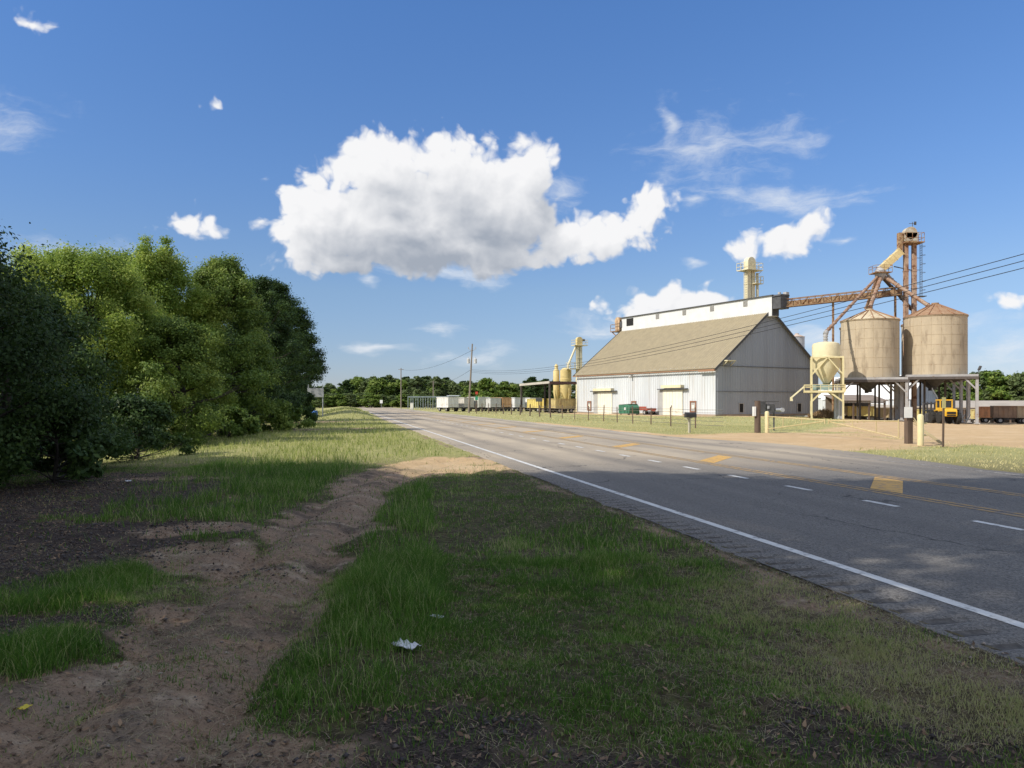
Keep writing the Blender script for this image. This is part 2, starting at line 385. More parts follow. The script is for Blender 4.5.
def asphalt_material():
    m = bpy.data.materials.new('asphalt'); m.use_nodes = True; nt = m.node_tree; b = nt.nodes['Principled BSDF']; L = nt.links.new
    b.inputs['Roughness'].default_value = .85; b.inputs['Specular IOR Level'].default_value = .25
    tc = nt.nodes.new('ShaderNodeTexCoord'); mp = nt.nodes.new('ShaderNodeMapping'); L(tc.outputs['Object'], mp.inputs[0])
    mp.inputs['Rotation'].default_value = (0, 0, -TH)                # x across the road, y along it
    def nz(s, d=6, st=(1, 1, 1), r=.6):
        q = nt.nodes.new('ShaderNodeMapping'); q.inputs['Scale'].default_value = st; L(mp.outputs[0], q.inputs[0])
        n = nt.nodes.new('ShaderNodeTexNoise'); n.inputs['Scale'].default_value = s; n.inputs['Detail'].default_value = d; n.inputs['Roughness'].default_value = r
        L(q.outputs[0], n.inputs['Vector']); return n.outputs['Fac']
    def mr(v, a, c):
        r = nt.nodes.new('ShaderNodeMapRange'); L(v, r.inputs[0]); r.inputs[1].default_value = a; r.inputs[2].default_value = c; return r.outputs[0]
    def mix(f, a, c, mode='MIX'):
        x = nt.nodes.new('ShaderNodeMix'); x.data_type = 'RGBA'; x.blend_type = mode
        if isinstance(f, float): x.inputs[0].default_value = f
        else: L(f, x.inputs[0])
        for i, v in ((6, a), (7, c)):
            if isinstance(v, tuple): x.inputs[i].default_value = (*v, 1)
            else: L(v, x.inputs[i])
        return x.outputs[2]
    vo = nt.nodes.new('ShaderNodeTexVoronoi'); vo.inputs['Scale'].default_value = 55; L(mp.outputs[0], vo.inputs['Vector'])
    vs = nt.nodes.new('ShaderNodeSeparateColor'); L(vo.outputs['Color'], vs.inputs[0])
    stone = mix(mr(vs.outputs[0], .1, .95), (.05, .048, .047), (.24, .225, .205))
    wear = mix(mr(nz(.9, 5, (1, .06, 1)), .38, .66), (.105, .10, .096), (.18, .17, .157))
    col = mix(.5, wear, stone)
    col = mix(mr(nz(.22, 6, (1, .35, 1)), .58, .8), col, (.26, .215, .165))      # dust carried out of the yard
    col = mix(mr(nz(160, 2), .62, .7), col, (.40, .37, .33))
    sx = nt.nodes.new('ShaderNodeSeparateXYZ'); L(mp.outputs[0], sx.inputs[0])
    def bump_at(c, w):
        a = nt.nodes.new('ShaderNodeMath'); a.operation = 'SUBTRACT'; L(sx.outputs[0], a.inputs[0]); a.inputs[1].default_value = c
        b_ = nt.nodes.new('ShaderNodeMath'); b_.operation = 'ABSOLUTE'; L(a.outputs[0], b_.inputs[0])
        r = nt.nodes.new('ShaderNodeMapRange'); r.interpolation_type = 'SMOOTHSTEP'; L(b_.outputs[0], r.inputs[0]); r.inputs[1].default_value = 0; r.inputs[2].default_value = w; r.inputs[3].default_value = .34; r.inputs[4].default_value = 0
        return r.outputs[0]
    # yard dust past the shadow edge, painted paler for sunlight as well
    du = nt.nodes.new('ShaderNodeMapRange'); du.interpolation_type = 'SMOOTHSTEP'; L(sx.outputs[1], du.inputs[0]); du.inputs[1].default_value = 14; du.inputs[2].default_value = 24; du.inputs[3].default_value = 0; du.inputs[4].default_value = .92
    dn = nt.nodes.new('ShaderNodeMath'); dn.operation = 'MULTIPLY'; L(du.outputs[0], dn.inputs[0])
    dk = nt.nodes.new('ShaderNodeMapRange'); L(nz(.5, 7, (1, .25, 1)), dk.inputs[0]); dk.inputs[1].default_value = .3; dk.inputs[2].default_value = .62; dk.inputs[3].default_value = .45; dk.inputs[4].default_value = 1; L(dk.outputs[0], dn.inputs[1])
    col = mix(dn.outputs[0], col, (.46, .385, .285))
    for c_ in (5.75, 7.55, 12.1, 13.8): col = mix(bump_at(c_, .55), col, (.095, .09, .086))
    wp = nt.nodes.new('ShaderNodeVectorMath'); wp.operation = 'ADD'; L(mp.outputs[0], wp.inputs[0])
    wn = nt.nodes.new('ShaderNodeTexNoise'); wn.inputs['Scale'].default_value = 1.2; wn.inputs['Detail'].default_value = 5; L(mp.outputs[0], wn.inputs['Vector']); L(wn.outputs['Color'], wp.inputs[1])
    cr = nt.nodes.new('ShaderNodeTexVoronoi'); cr.feature = 'DISTANCE_TO_EDGE'; cr.inputs['Scale'].default_value = .24; L(wp.outputs[0], cr.inputs['Vector'])
    cm = nt.nodes.new('ShaderNodeMath'); cm.operation = 'MULTIPLY'; q = nt.nodes.new('ShaderNodeMapRange'); L(cr.outputs['Distance'], q.inputs[0]); q.inputs[1].default_value = .006; q.inputs[2].default_value = .0025; q.inputs[3].default_value = 0; q.inputs[4].default_value = .8
    L(q.outputs[0], cm.inputs[0]); L(mr(nz(.5), .48, .56), cm.inputs[1]); col = mix(cm.outputs[0], col, (.035, .033, .032))
    L(col, b.inputs['Base Color'])
    bp = nt.nodes.new('ShaderNodeBump'); bp.inputs['Strength'].default_value = .6; bp.inputs['Distance'].default_value = .012
    L(vo.outputs['Distance'], bp.inputs['Height']); L(bp.outputs[0], b.inputs['Normal'])
    return m

# ------------------------------------------------------------------ ground and road
TRACK = np.array([(-1.85, 1.5, .55), (-1.9, 3.5, .62), (-2.08, 5.1, .80), (-2.4, 8, .84), (-2.7, 13, .72), (-2.75, 16.5, 1.0), (-2.35, 19.5, 1.4), (-1.5, 21.5, 1.3), (.2, 22.3, 1.1)])
def track_d(x, y):
    """(distance to the track's middle) / half width, and signed side distance"""
    best = np.full(np.shape(x), 9.0); side = np.zeros(np.shape(x))
    for (x0, y0, w0), (x1, y1, w1) in zip(TRACK[:-1], TRACK[1:]):
        dx, dy = x1 - x0, y1 - y0; t = np.clip(((x - x0) * dx + (y - y0) * dy) / (dx * dx + dy * dy), 0, 1)
        ex, ey = x - x0 - t * dx, y - y0 - t * dy; d = np.hypot(ex, ey) / (w0 + (w1 - w0) * t)
        s = (ex * dy - ey * dx) / math.hypot(dx, dy)
        k = d < best; best = np.where(k, d, best); side = np.where(k, s, side)
    return best, side
def blob(x, y, cx, cy, rx, ry, rot=0):
    c, s = math.cos(rot), math.sin(rot); u, v = (x - cx) * c + (y - cy) * s, -(x - cx) * s + (y - cy) * c
    return np.sqrt((u / rx) ** 2 + (v / ry) ** 2)
def masks(x, y):
    x = np.asarray(x, float); y = np.asarray(y, float); o, a = road_o(x, y), road_a(x, y)
    n = fbm(x, y, .9, 3) - .5; n2 = fbm(x, y, .25, 9) - .5; n3 = fbm(x, y, 3.1, 43) - .5
    td, side = track_d(x, y)
    dirt = 1 - sstep(.5, 1.25, td + n * 1.3 + n3 * .9)
    for (cx, cy, rx, ry, rt) in ((-1.5, 3.6, .7, .5, 0), (-4.1, 9.9, .8, .6, .2), (-3.3, 8.2, 1.0, 1.2, .3), (-2.9, 4.2, .9, 1.2, .2), (-12, 46, 5, 1.6, .5), (-17, 62, 6, 2.2, .9), (-7.2, 16.5, 1.5, .5, .2)):
        dirt = np.maximum(dirt, 1 - sstep(.6, 1.15, blob(x, y, cx, cy, rx, ry, rt) + n * 1.1))
    dirt = np.maximum(dirt, (1 - sstep(3.95, 4.15, o)) * sstep(3.62, 4.0, o + n * .9 + n3 * .5) * .7)       # bare lip beside the asphalt
    grav = 1 - sstep(.7, 1.1, np.minimum(blob(x, y, -8.6, 13.0, 3.9, 5.2, .25), blob(x, y, -4.9, 9.0, 1.8, 2.3, .5)) + n * 1.7 + n3 * 1.1)
    grav = np.maximum(grav, .75 * (1 - sstep(.6, 1.2, blob(x, y, -4.3, 6.4, 1.9, 3.2) + n * 1.6 + n3)))
    grav = np.maximum(grav, .7 * (1 - sstep(.5, 1.15, blob(x, y, -.55, 3.5, 1.15, .75) + n * 1.3 + n3)))          # dark worn soil
    grav = np.maximum(grav, .65 * (1 - sstep(.4, 1.2, blob(x, y, 1.75, 3.8, .8, .45) + n * 1.8 + n3 * 1.2)))
    tuft = np.maximum(1 - sstep(.7, 1.1, blob(x, y, -3.85, 6.8, .62, .8) + n * 1.2 + n3 * 1.3), 1 - sstep(.7, 1.1, blob(x, y, -3.1, 5.0, .42, .5) + n * 1.2 + n3 * 1.3))
    tuft = np.maximum(tuft, 1 - sstep(.7, 1.1, blob(x, y, -1.12, 4.9, .5, 1.0, .1) + n * 1.1 + n3 * 1.2))
    grav = grav * (1 - tuft); dirt = dirt * (1 - tuft)
    # sandy yard, its apron to the road and the strip along the warehouse wall
    sand = sstep(23.0, 25.5, o + n2 * 4) * sstep(-1.5, 2.5, x - (.405 * y + .6) + n2 * 6)
    ap = sstep(14.2, 15.2, o) * (1 - sstep(23, 26, o)) * sstep(21.5, 24, a - (o - 15) * .25 + n * 3) * (1 - sstep(34.5, 38, a - (o - 15) * .12 + n * 3))
    sand = np.maximum(sand, ap)
    sand = np.maximum(sand, sstep(14.4, 15.1, o) * (1 - sstep(15.5, 17.0, o + n * 2.2)) * (1 - sstep(48, 75, a)) * sstep(16, 22, a))
    sand = np.maximum(sand, .95 * (1 - sstep(.65, 1.1, blob(x, y, -1.9, 20.4, 2.2, 2.9) + n * 1.2 + n3 * .6)))
    lx, ly = (x - 23.8) * .866 + (y - 90) * .5, -(x - 23.8) * .5 + (y - 90) * .866
    sand = np.maximum(sand, .95 * sstep(-7, -4, lx + n2 * 5) * (1 - sstep(.5, 1, lx)) * sstep(-3, 0, ly) * (1 - sstep(28, 40, ly)))
    sand = np.maximum(sand, .8 * sstep(-9, -5, ly + n2 * 4) * (1 - sstep(0, 1, ly)) * sstep(-1, 1, lx))
    sand = np.maximum(sand, sstep(34, 40, o) * sstep(95, 110, y) * (x < 12) * .7 * (x > -12))
    dry = np.clip(sstep(13, 16, o) * (.6 + n2 * 1.0) + sstep(.1, .35, n) * .45 + .75 * sstep(.5, 2.4, x) * (1 - sstep(6, 9, y)) * (n > -.12) + .08 * sstep(16, 24, y) * (o < 4), 0, 1)
    return dirt, grav, sand, dry
def spaced(lo, hi, step, far_lo, far_hi, g=1.13):
    mid = list(np.arange(lo, hi, step)); l, s = [], step
    p = lo
    while p > far_lo: s *= g; p -= s; l.append(p)
    r, s, p = [], step, mid[-1]
    while p < far_hi: s *= g; p += s; r.append(p)
    return np.array(l[::-1] + mid + r)
xs = spaced(-6, 4.2, .04, -3500, 3500, 1.06); ys = spaced(2.4, 9.5, .04, -3500, 3500, 1.05)
def ground_z(x, y):
    o, a = road_o(x, y), road_a(x, y); off = (o > 3.6) & (o < 15.6)
    near = np.exp(-np.maximum(y, 0) / 45.0)
    td, side = track_d(x, y)
    z = gz(x, y) + (fbm(x, y, .5, 21) - .5) * .16 * near + (fbm(x, y, 2.4, 31, 2) - .5) * .055 * near * (1 - .75 * sstep(8, 13, y)) + (fbm(x, y, 9.0, 35, 2) - .5) * .035 * (1 - sstep(7, 10, y))
    rut = np.exp(-((np.abs(side) - .42) / .17) ** 2) * (td < 1.6) * (y < 24)
    tread = (y < 9) * .5 + (y < 9) * .5 * np.sin((y * 1.0 + np.abs(side) * 1.2) * 2 * math.pi / .16)
    z = z - rut * (.07 + .026 * tread) + np.exp(-(side / .2) ** 2) * .025 * (td < 1.5)
    k = sstep(2.9, 3.85, o) * (1 - sstep(15.3, 16.3, o)); under = sstep(4.2, 4.4, o) * (1 - sstep(14.9, 15.1, o))
    return z * (1 - k) + (.024 - .05 * under + (fbm(x, y, 4, 5) - .5) * .016) * k
X, Y = np.meshgrid(xs, ys); x, y = X.ravel(), Y.ravel()
nx, ny = len(xs), len(ys)
idx = np.arange(nx * ny).reshape(ny, nx)
fc = np.stack([idx[:-1, :-1], idx[:-1, 1:], idx[1:, 1:], idx[1:, :-1]], -1).reshape(-1, 4)
mk = np.stack(masks(x, y), -1)
ground = np_mesh('ground', np.stack([x, y, ground_z(x, y)], -1), fc, ground_material(), {'mask': mk}, smooth=True)
tag(ground, kind='structure')

ASPH = asphalt_material()
ROAD_Z = .03
def build_road():
    av = np.concatenate([np.arange(-120, 1.5, 1.5), np.arange(1.5, 42, .04), np.arange(42, 120, .5), np.arange(120, 900, 6)])
    ov = np.array([4.02, 4.12, 4.14, 4.18, 4.24, 4.54, 4.60, 4.64, 4.75, 6.5, 8.5, 10.5, 12.5, 14.5, 15.0, 15.15])
    A, O = np.meshgrid(av, ov, indexing='ij'); z = np.full(A.shape, ROAD_Z)
    e0 = (fbm(A, A * 0, 1.3, 77) - .5) * .22; e1 = (fbm(A, A * 0, .6, 79) - .5) * .5
    ed = np.concatenate([np.ones(2), np.zeros(len(ov) - 2)]); O2 = O + ed * e0
    O2[:, -2:] += e1[:, -2:]
    # the driveway mouth widens the pavement a little
    O2[:, -2:] += (1.6 * np.exp(-((A[:, -2:] - 25) / 7) ** 2))
    z[:, 0] = -.03; z[:, -1] = -.03; z[:, 1] = .018
    ph = (A / .3) % 1.0; groove = np.where(ph < .62, np.sin(ph / .62 * math.pi), 0) * ((A > 1.5) & (A < 42))
    rr = np.isin(np.arange(len(ov)), (4, 5)); z[:, rr] -= .03 * groove[:, rr]
    rx, ry = O2 * CT - A * ST, O2 * ST + A * CT
    n0, n1 = A.shape; id2 = np.arange(n0 * n1).reshape(n0, n1)
    f = np.stack([id2[:-1, :-1], id2[:-1, 1:], id2[1:, 1:], id2[1:, :-1]], -1).reshape(-1, 4)
    r = np_mesh('road', np.stack([rx.ravel(), ry.ravel(), z.ravel()], -1), f, ASPH)
    tag(r, kind='structure')
build_road()
mb = MB()
for k in range(6, 138):
    a0 = k * .3 + .05 + random.uniform(-.012, .012); w0, w1 = 4.26 + random.uniform(-.03, .05), 4.53 + random.uniform(-.06, .02)
    for i in range(4):
        f0, f1 = i / 4, (i + 1) / 4
        zf = lambda f: ROAD_Z - .03 * math.sin((.05 + .10 * f) / .3 / .62 * math.pi) + .004
        mb.add([(*road_xy(w0, a0 + .10 * f0), zf(f0)), (*road_xy(w1, a0 + .10 * f0), zf(f0)), (*road_xy(w1, a0 + .10 * f1), zf(f1)), (*road_xy(w0, a0 + .10 * f1), zf(f1))], [(0, 1, 2, 3)])
tag(mb.build('rumble_strip', pm('dark_groove_fill', (.06, .056, .052), (.13, .12, .11), scale=14, rough=1)), kind='structure')  # dark strips laid in the groove bottoms
def paint_mat(name, c, w0, w1):
    return pm(name, c, tuple(v * .8 for v in c), scale=5, rough=.7, c3=(.15, .14, .135), s3=9, lo3=w0, hi3=w1, bump=.3)
P_WHITE = paint_mat('white_road_paint', (.64, .64, .62), .54, .70)
P_YEL = paint_mat('yellow_road_paint', (.60, .36, .10), .52, .68)
P_YFAD = paint_mat('faded_yellow_road_paint', (.42, .27, .10), .46, .62)
def strip(mb, o0, o1, a0, a1, z=ROAD_Z + .004, shear=0., n=1):
    for i in range(n):
        b0, b1 = a0 + (a1 - a0) * i / n, a0 + (a1 - a0) * (i + 1) / n
        mb.add([(*road_xy(o0, b0), z), (*road_xy(o1, b0 + shear), z), (*road_xy(o1, b1 + shear), z), (*road_xy(o0, b1), z)], [(0, 1, 2, 3)])
mb = MB(); strip(mb, 4.77, 4.89, -60, 700, n=60); strip(mb, 14.64, 14.73, 36, 700, n=40)
tag(mb.build('road_edge_line', P_WHITE), kind='structure')
mb = MB(); strip(mb, 14.64, 14.73, -60, 21, n=10)
tag(mb.build('road_edge_line', paint_mat('worn_white_road_paint', (.42, .40, .37), .40, .56)), kind='structure')
mb = MB()
for k in range(-6, 34): strip(mb, 8.38, 8.5, 8.05 + k * 2.25, 8.05 + k * 2.25 + .8)
tag(mb.build('road_lane_line', P_WHITE), kind='structure')
mb = MB()
for k in range(-2, 16): strip(mb, 9.72, 11.3, 11.75 + k * 7.0, 12.6 + k * 7.0, shear=1.9)
tag(mb.build('road_hatching', P_YEL), kind='structure')
mb = MB()
for o0 in (9.36, 9.56, 11.42, 11.62): strip(mb, o0, o0 + .1, -60, 500, n=40)
tag(mb.build('road_centre_line', P_YFAD), kind='structure')

# ------------------------------------------------------------------ warehouse
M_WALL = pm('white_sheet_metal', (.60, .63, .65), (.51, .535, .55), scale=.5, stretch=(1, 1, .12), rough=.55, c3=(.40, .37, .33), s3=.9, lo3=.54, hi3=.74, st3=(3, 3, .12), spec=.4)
M_GABLE = pm('shaded_sheet_metal', (.335, .36, .40), (.275, .295, .33), scale=.35, stretch=(2, 2, .1), rough=.6, c3=(.23, .235, .25), s3=.5, lo3=.58, hi3=.9, st3=(2, 2, .08))  # darker, bluer than the front wall: shade put into the colour
M_ROOF = pm('tan_weathered_roof_sheet', (.345, .29, .19), (.295, .25, .165), scale=1.2, stretch=(1, 1, 1), rough=.7, c3=(.25, .21, .15), s3=3, lo3=.56, hi3=.74, st3=(.3, 2, .3))
M_MON = pm('white_painted_sheet', (.68, .68, .66), (.58, .58, .57), scale=.7, rough=.5)
M_DARKM = pm('dark_weathered_metal', (.10, .10, .105), (.06, .06, .06), scale=1.5, rough=.6)
M_CREAM = pm('cream_paint', (.72, .66, .45), (.62, .55, .36), scale=1.2, rough=.55, c3=(.42, .30, .17), s3=2.2, lo3=.6, hi3=.74)
M_CREAM_D = pm('pale_cream_door', (.74, .72, .62), (.66, .64, .54), scale=.8, rough=.55, c3=(.5, .45, .36), s3=1.5, lo3=.6, hi3=.75)
M_RUST = pm('rusty_steel', (.27, .15, .075), (.40, .30, .18), scale=1.6, rough=.85, c3=RUST, s3=3.5, lo3=.48, hi3=.6, bump=.3)
M_GREYST = pm('grey_painted_steel', (.42, .41, .40), (.33, .32, .31), scale=1.2, rough=.6, c3=(.25, .17, .11), s3=2.5, lo3=.6, hi3=.7)
M_GALV = pm('galvanised_steel', (.45, .46, .47), (.36, .37, .38), scale=2, rough=.45, metal=.3)
M_YEL = pm('pale_yellow_paint', (.66, .58, .34), (.55, .47, .26), scale=1.2, rough=.55, c3=(.36, .24, .10), s3=2.5, lo3=.6, hi3=.72)
M_BLK = pm('black_rubber', (.02, .02, .02), (.035, .033, .03), scale=6, rough=.9)
M_WOODP = pm('weathered_post_wood', (.14, .10, .075), (.09, .065, .05), scale=2, stretch=(5, 5, .5), rough=.9, bump=.4)
M_REDW = pm('reddish_brown_frame', (.28, .13, .07), (.2, .09, .05), scale=3)
M_DARKIN = pm('dark_opening', (.025, .023, .022), (.015, .015, .015), scale=2, rough=.9)

AX, AY, BR = 23.8, 90.0, R(30)
def W(lx, ly): return (AX + lx * math.cos(BR) - ly * math.sin(BR), AY + lx * math.sin(BR) + ly * math.cos(BR))
BL, BW, EA, RI = 28.3, 18.0, 5.86, 13.0
wh = thing('warehouse', 'long white corrugated warehouse with steep tan roof and raised ridge across the road', 'warehouse', (AX, AY, 0), BR)
slope = (RI - EA) / (BW / 2)
roofz = lambda t: EA + slope * min(t, BW - t)
zero = lambda t: -.1
m = MB(); m.corr((0, BL, 0), (0, -1, 0), (-1, 0, 0), BL, zero, lambda t: EA, .42, .05)
m.build('front_wall', M_WALL, wh)
m = MB(); m.corr((0, 0, 0), (1, 0, 0), (0, -1, 0), BW, zero, roofz, .42, .035)
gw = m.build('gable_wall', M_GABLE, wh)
m = MB(); m.box((BW / 2, -.07, 5.9), (BW - .15, .06, .05)); m.box((BW / 2, -.07, 2.9), (BW - .1, .055, .03)); m.build('sheet_lap', M_DARKM, gw)
m = MB(); m.corr((BW, BL, 0), (-1, 0, 0), (0, 1, 0), BW, zero, roofz, .42, .035); m.corr((BW, 0, 0), (0, 1, 0), (1, 0, 0), BL, zero, lambda t: EA, .42, .035)
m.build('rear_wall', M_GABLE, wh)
m = MB(); sl = math.hypot(BW / 2, RI - EA); cs, sn = (BW / 2) / sl, (RI - EA) / sl
m.corr((0, BL + .35, EA), (0, -1, 0), (-sn, 0, cs), BL + .7, lambda t: -.45, lambda t: sl, .30, .05, vdir=(cs, 0, sn))
m.corr((BW, -.35, EA), (0, 1, 0), (sn, 0, cs), BL + .7, lambda t: -.45, lambda t: sl, .30, .05, vdir=(-cs, 0, sn))
rf = m.build('roof', M_ROOF, wh)
for y0 in (-.37, BL + .33):
    m = MB()
    for s in (0, 1):
        x0, x1 = (-.42, BW / 2) if s == 0 else (BW + .42, BW / 2)
        m.beam((x0, y0, EA - .42 * slope - .08), (x1, y0, RI - .08), .06, .26)
    m.build('barge_board', M_DARKM, rf)
m = MB(); m.box((-.5, BL / 2, EA - .42), (.14, BL + .6, .12)); m.box((-.52, .9, EA - .52), (.22, 2.6, .2))
m.build('gutter', pm('rusty_gutter', (.33, .2, .12), (.26, .13, .075), scale=1, stretch=(1, .3, 1)), wh)
# ridge monitor
m = MB(); MZ = RI - .9
m.box((BW / 2, BL / 2 - .45, (MZ + 14.56) / 2), (1.2, BL + .9, 14.56 - MZ))
mon = m.build('ridge_monitor', M_MON, wh)
m = MB(); m.box((BW / 2, BL / 2 - .45, 14.6), (1.6, BL + 1.4, .1)); m.build('monitor_roof', M_DARKM, mon)
m = MB(); m.box((BW / 2, -.93, (MZ + 14.6) / 2), (1.16, .06, 14.5 - MZ)); m.build('end_panel', M_DARKM, mon)
for s_ in (20.0, 14.4, 9.1, 3.3):
    m = MB(); m.box((BW / 2 - .62, s_, 14.05), (.06, .68, .72))
    for k in range(5): m.box((BW / 2 - .66, s_, 13.78 + k * .13), (.05, .62, .05), rot=Matrix.Rotation(R(-35), 3, 'Y'))
    m.build('louvre', pm('grey_louvre', (.36, .35, .33), (.28, .27, .25), scale=4), mon)
m = MB(); m.box((BW / 2 - .62, 26.3, 13.8), (.06, 1.6, 1.1)); m.build('dark_hatch', M_DARKIN, mon)
# doors on the road side, sliding, under small canopies
for (d0, d1, c0, c1, top, ct) in ((19.6, 22.9, 18.5, 24.3, 3.05, 3.55), (5.45, 9.05, 4.5, 9.75, 3.15, 3.75)):
    m = MB(); m.box((-.10, (d0 + d1) / 2, top / 2), (.10, d1 - d0, top))
    for k in range(7): m.box((-.16, d0 + .1 + k * (d1 - d0 - .2) / 6, top / 2), (.03, .06, top - .1))
    m.box((-.165, (d0 + d1) / 2, top / 2), (.02, .03, top))
    dr = m.build('sliding_door', M_CREAM_D, wh)
    m = MB(); m.box((-.2, (d0 + d1) / 2 + .12, 1.1), (.06, .05, .3)); m.build('handle', M_DARKM, dr)
    m = MB(); m.box((-.32, (c0 + c1) / 2, ct - .17), (.55, c1 - c0 - 1.6, .36)); m.box((-.3, (c0 + c1) / 2, top + .12), (.42, c1 - c0, .12), m=1)
    m.build('door_canopy', [M_CREAM, M_DARKM], wh)
    m = MB(); m.box((-.07, d1 + .55, top / 2), (.05, 1.0, top)); m.build('door_side_panel', pm('dull_grey_panel', (.40, .40, .38), (.33, .33, .32)), wh)
for (s0, s1, z0, z1) in ((24.55, 25.5, .5, 1.7), (14.4, 15.4, .5, 1.7), (3.1, 4.2, .45, 1.7)):
    m = MB(); c = (s0 + s1) / 2; h = (z0 + z1) / 2
    for zz in (z0, z1): m.box((-.09, c, zz), (.1, s1 - s0, .16))
    for yy in (s0 + .08, s1 - .08): m.box((-.088, yy, h), (.096, .16, z1 - z0))
    hf = m.build('wall_hatch', M_REDW, wh)
    m = MB(); m.box((-.05, c, h), (.04, s1 - s0 - .2, z1 - z0 - .2)); m.box((-.08, c, h), (.05, .4, .4), m=1); m.build('hatch_panel', [M_GREYST, M_CREAM_D], hf)
for (x0, x1) in ((3.75, 4.45), (13.95, 14.65)):
    m = MB(); m.box(((x0 + x1) / 2, -.06, .95), (x1 - x0, .05, 1.0)); hf = m.build('gable_hatch', M_DARKIN, wh)
    m = MB()
    for xx in (x0, x1): m.box((xx, -.07, .95), (.08, .09, 1.1))
    m.box(((x0 + x1) / 2, -.075, 1.5), (x1 - x0 + .2, .1, .09)); m.build('hatch_frame', M_GREYST, hf)
m = MB(); m.box((1.7, -.45, 6.5), (1.4, .9, .12)); m.beam((1.1, 0, 5.9), (1.1, -.8, 6.42), .06); m.beam((2.3, 0, 5.9), (2.3, -.8, 6.42), .06)
m.build('wall_shelf', M_CREAM, wh)
m = MB(); m.box((-.2, 15.3, 5.2), (.3, .25, .3)); m.cyl((-.35, 15.3, 5.1), (-.55, 15.3, 4.95), .1, .16); m.build('wall_lamp', M_MON, wh)
m = MB(); m.box((-.04, BL / 2, .08), (.1, BL + .1, .24)); m.box((BW / 2, -.04, .08), (BW + .1, .1, .24)); m.build('footing', pm('stained_concrete', (.36, .3, .23), (.27, .2, .14), scale=1), wh)

# lean-to on the left end
lt = thing('lean_to_shed', 'open lean-to with dark roof on posts at the left end of the warehouse', 'shed', (*W(0, BL), 0), BR)
m = MB(); LW, LL = 4.75, 8.6
rt = Matrix.Rotation(R(-1.5), 3, 'X')
m.box((-LW / 2, LL / 2 + .1, 4.52), (LW, LL, .1), rot=rt); m.build('roof', M_DARKM, lt)
m = MB(); m.box((-LW - .03, LL / 2 + .1, 4.42), (.07, LL, .34), rot=rt); m.build('fascia', pm('lit_fascia', (.50, .46, .40), (.40, .37, .32)), lt)  # sunward edge painted pale, sunlight put into the colour
m = MB(); m.box((-LW / 2, .06, 4.45), (LW, .08, .36)); m.build('gable_fascia', pm('shaded_fascia', (.12, .06, .05), (.08, .045, .04)), lt)  # edge turned from the sun painted dark to stand for shade
for (x_, y_) in ((-LW + .15, .3), (-LW + .15, LL - .2), (-.3, LL - .2), (-LW + .15, LL / 2)):
    if y_ == LL / 2: continue
    m = MB(); m.box((x_, y_, 2.1), (.24, .24, 4.4)); m.build('post', pm('dark_steel_post', (.10, .085, .075), (.07, .055, .05)), lt)
m = MB()
for k in range(6): m.beam((-LW, .5 + k * 1.55, 4.35), (0, .5 + k * 1.55, 4.35), .08, .16)
m.build('rafters', M_DARKM, lt)

# drive head and platform on the left end of the ridge
dh = thing('conveyor_drive', 'rusty conveyor drive on a railed platform at the left end of the warehouse ridge', 'conveyor drive', (*W(BW / 2, BL + .45), 12.6), BR)
m = MB(); m.box((0, .8, 0), (2.4, 1.8, .12)); m.beam((-.9, -.1, -1.2), (-.9, 1.6, 0), .12); m.beam((.9, -.1, -1.2), (.9, 1.6, 0), .12); m.build('platform', M_RUST, dh)
m = MB()
for x_ in (-1.15, 0, 1.15):
    m.beam((x_, 1.65, 0), (x_, 1.65, 1.1), .06)
for x_ in (-1.15, 1.15):
    m.beam((x_, 0, 0), (x_, 0, 1.1), .06)
    for zz in (.55, 1.1): m.beam((x_, 0, zz), (x_, 1.65, zz), .05)
for zz in (.55, 1.1): m.beam((-1.15, 1.65, zz), (1.15, 1.65, zz), .05)
m.build('railing', M_RUST, dh)
m = MB(); m.box((-.1, .5, .7), (1.3, 1.0, 1.2)); m.cyl((-.75, .5, 1.6), (.6, .5, 1.6), .62, n=20); m.box((.1, 1.15, .45), (.6, .5, .6), m=1); m.cyl((.3, 1.3, 1.6), (.95, 1.3, 1.6), .32, m=1)
m.build('gear_housing', [pm('rusty_cream_housing', (.55, .42, .27), (.38, .22, .12), scale=2, c3=RUST, s3=3), M_RUST], dh)
m = MB(); m.box((-.1, -.25, 1.0), (1.2, .6, .9)); m.build('head_box', M_DARKM, dh)
# conveyor head box on the right end of the ridge
hb = thing('conveyor_hood', 'dark grey conveyor hood at the right end of the warehouse ridge', 'conveyor hood', (*W(BW / 2, -1.0), 12.9), BR)
m = MB(); m.box((.15, -.62, .75), (1.5, 1.2, 1.5)); m.prism([(-.75, 1.5), (.95, 1.5), (.85, 1.72), (-.55, 1.72)], -1.3, 0.02); m.build('hood', M_DARKM, hb, bevel=.03)
m = MB(); m.box((.5, -1.1, 1.85), (.5, .5, .3)); m.cyl((-.2, -.7, 1.7), (-.2, -.7, 2.0), .18); m.build('motor', M_GREYST, hb)

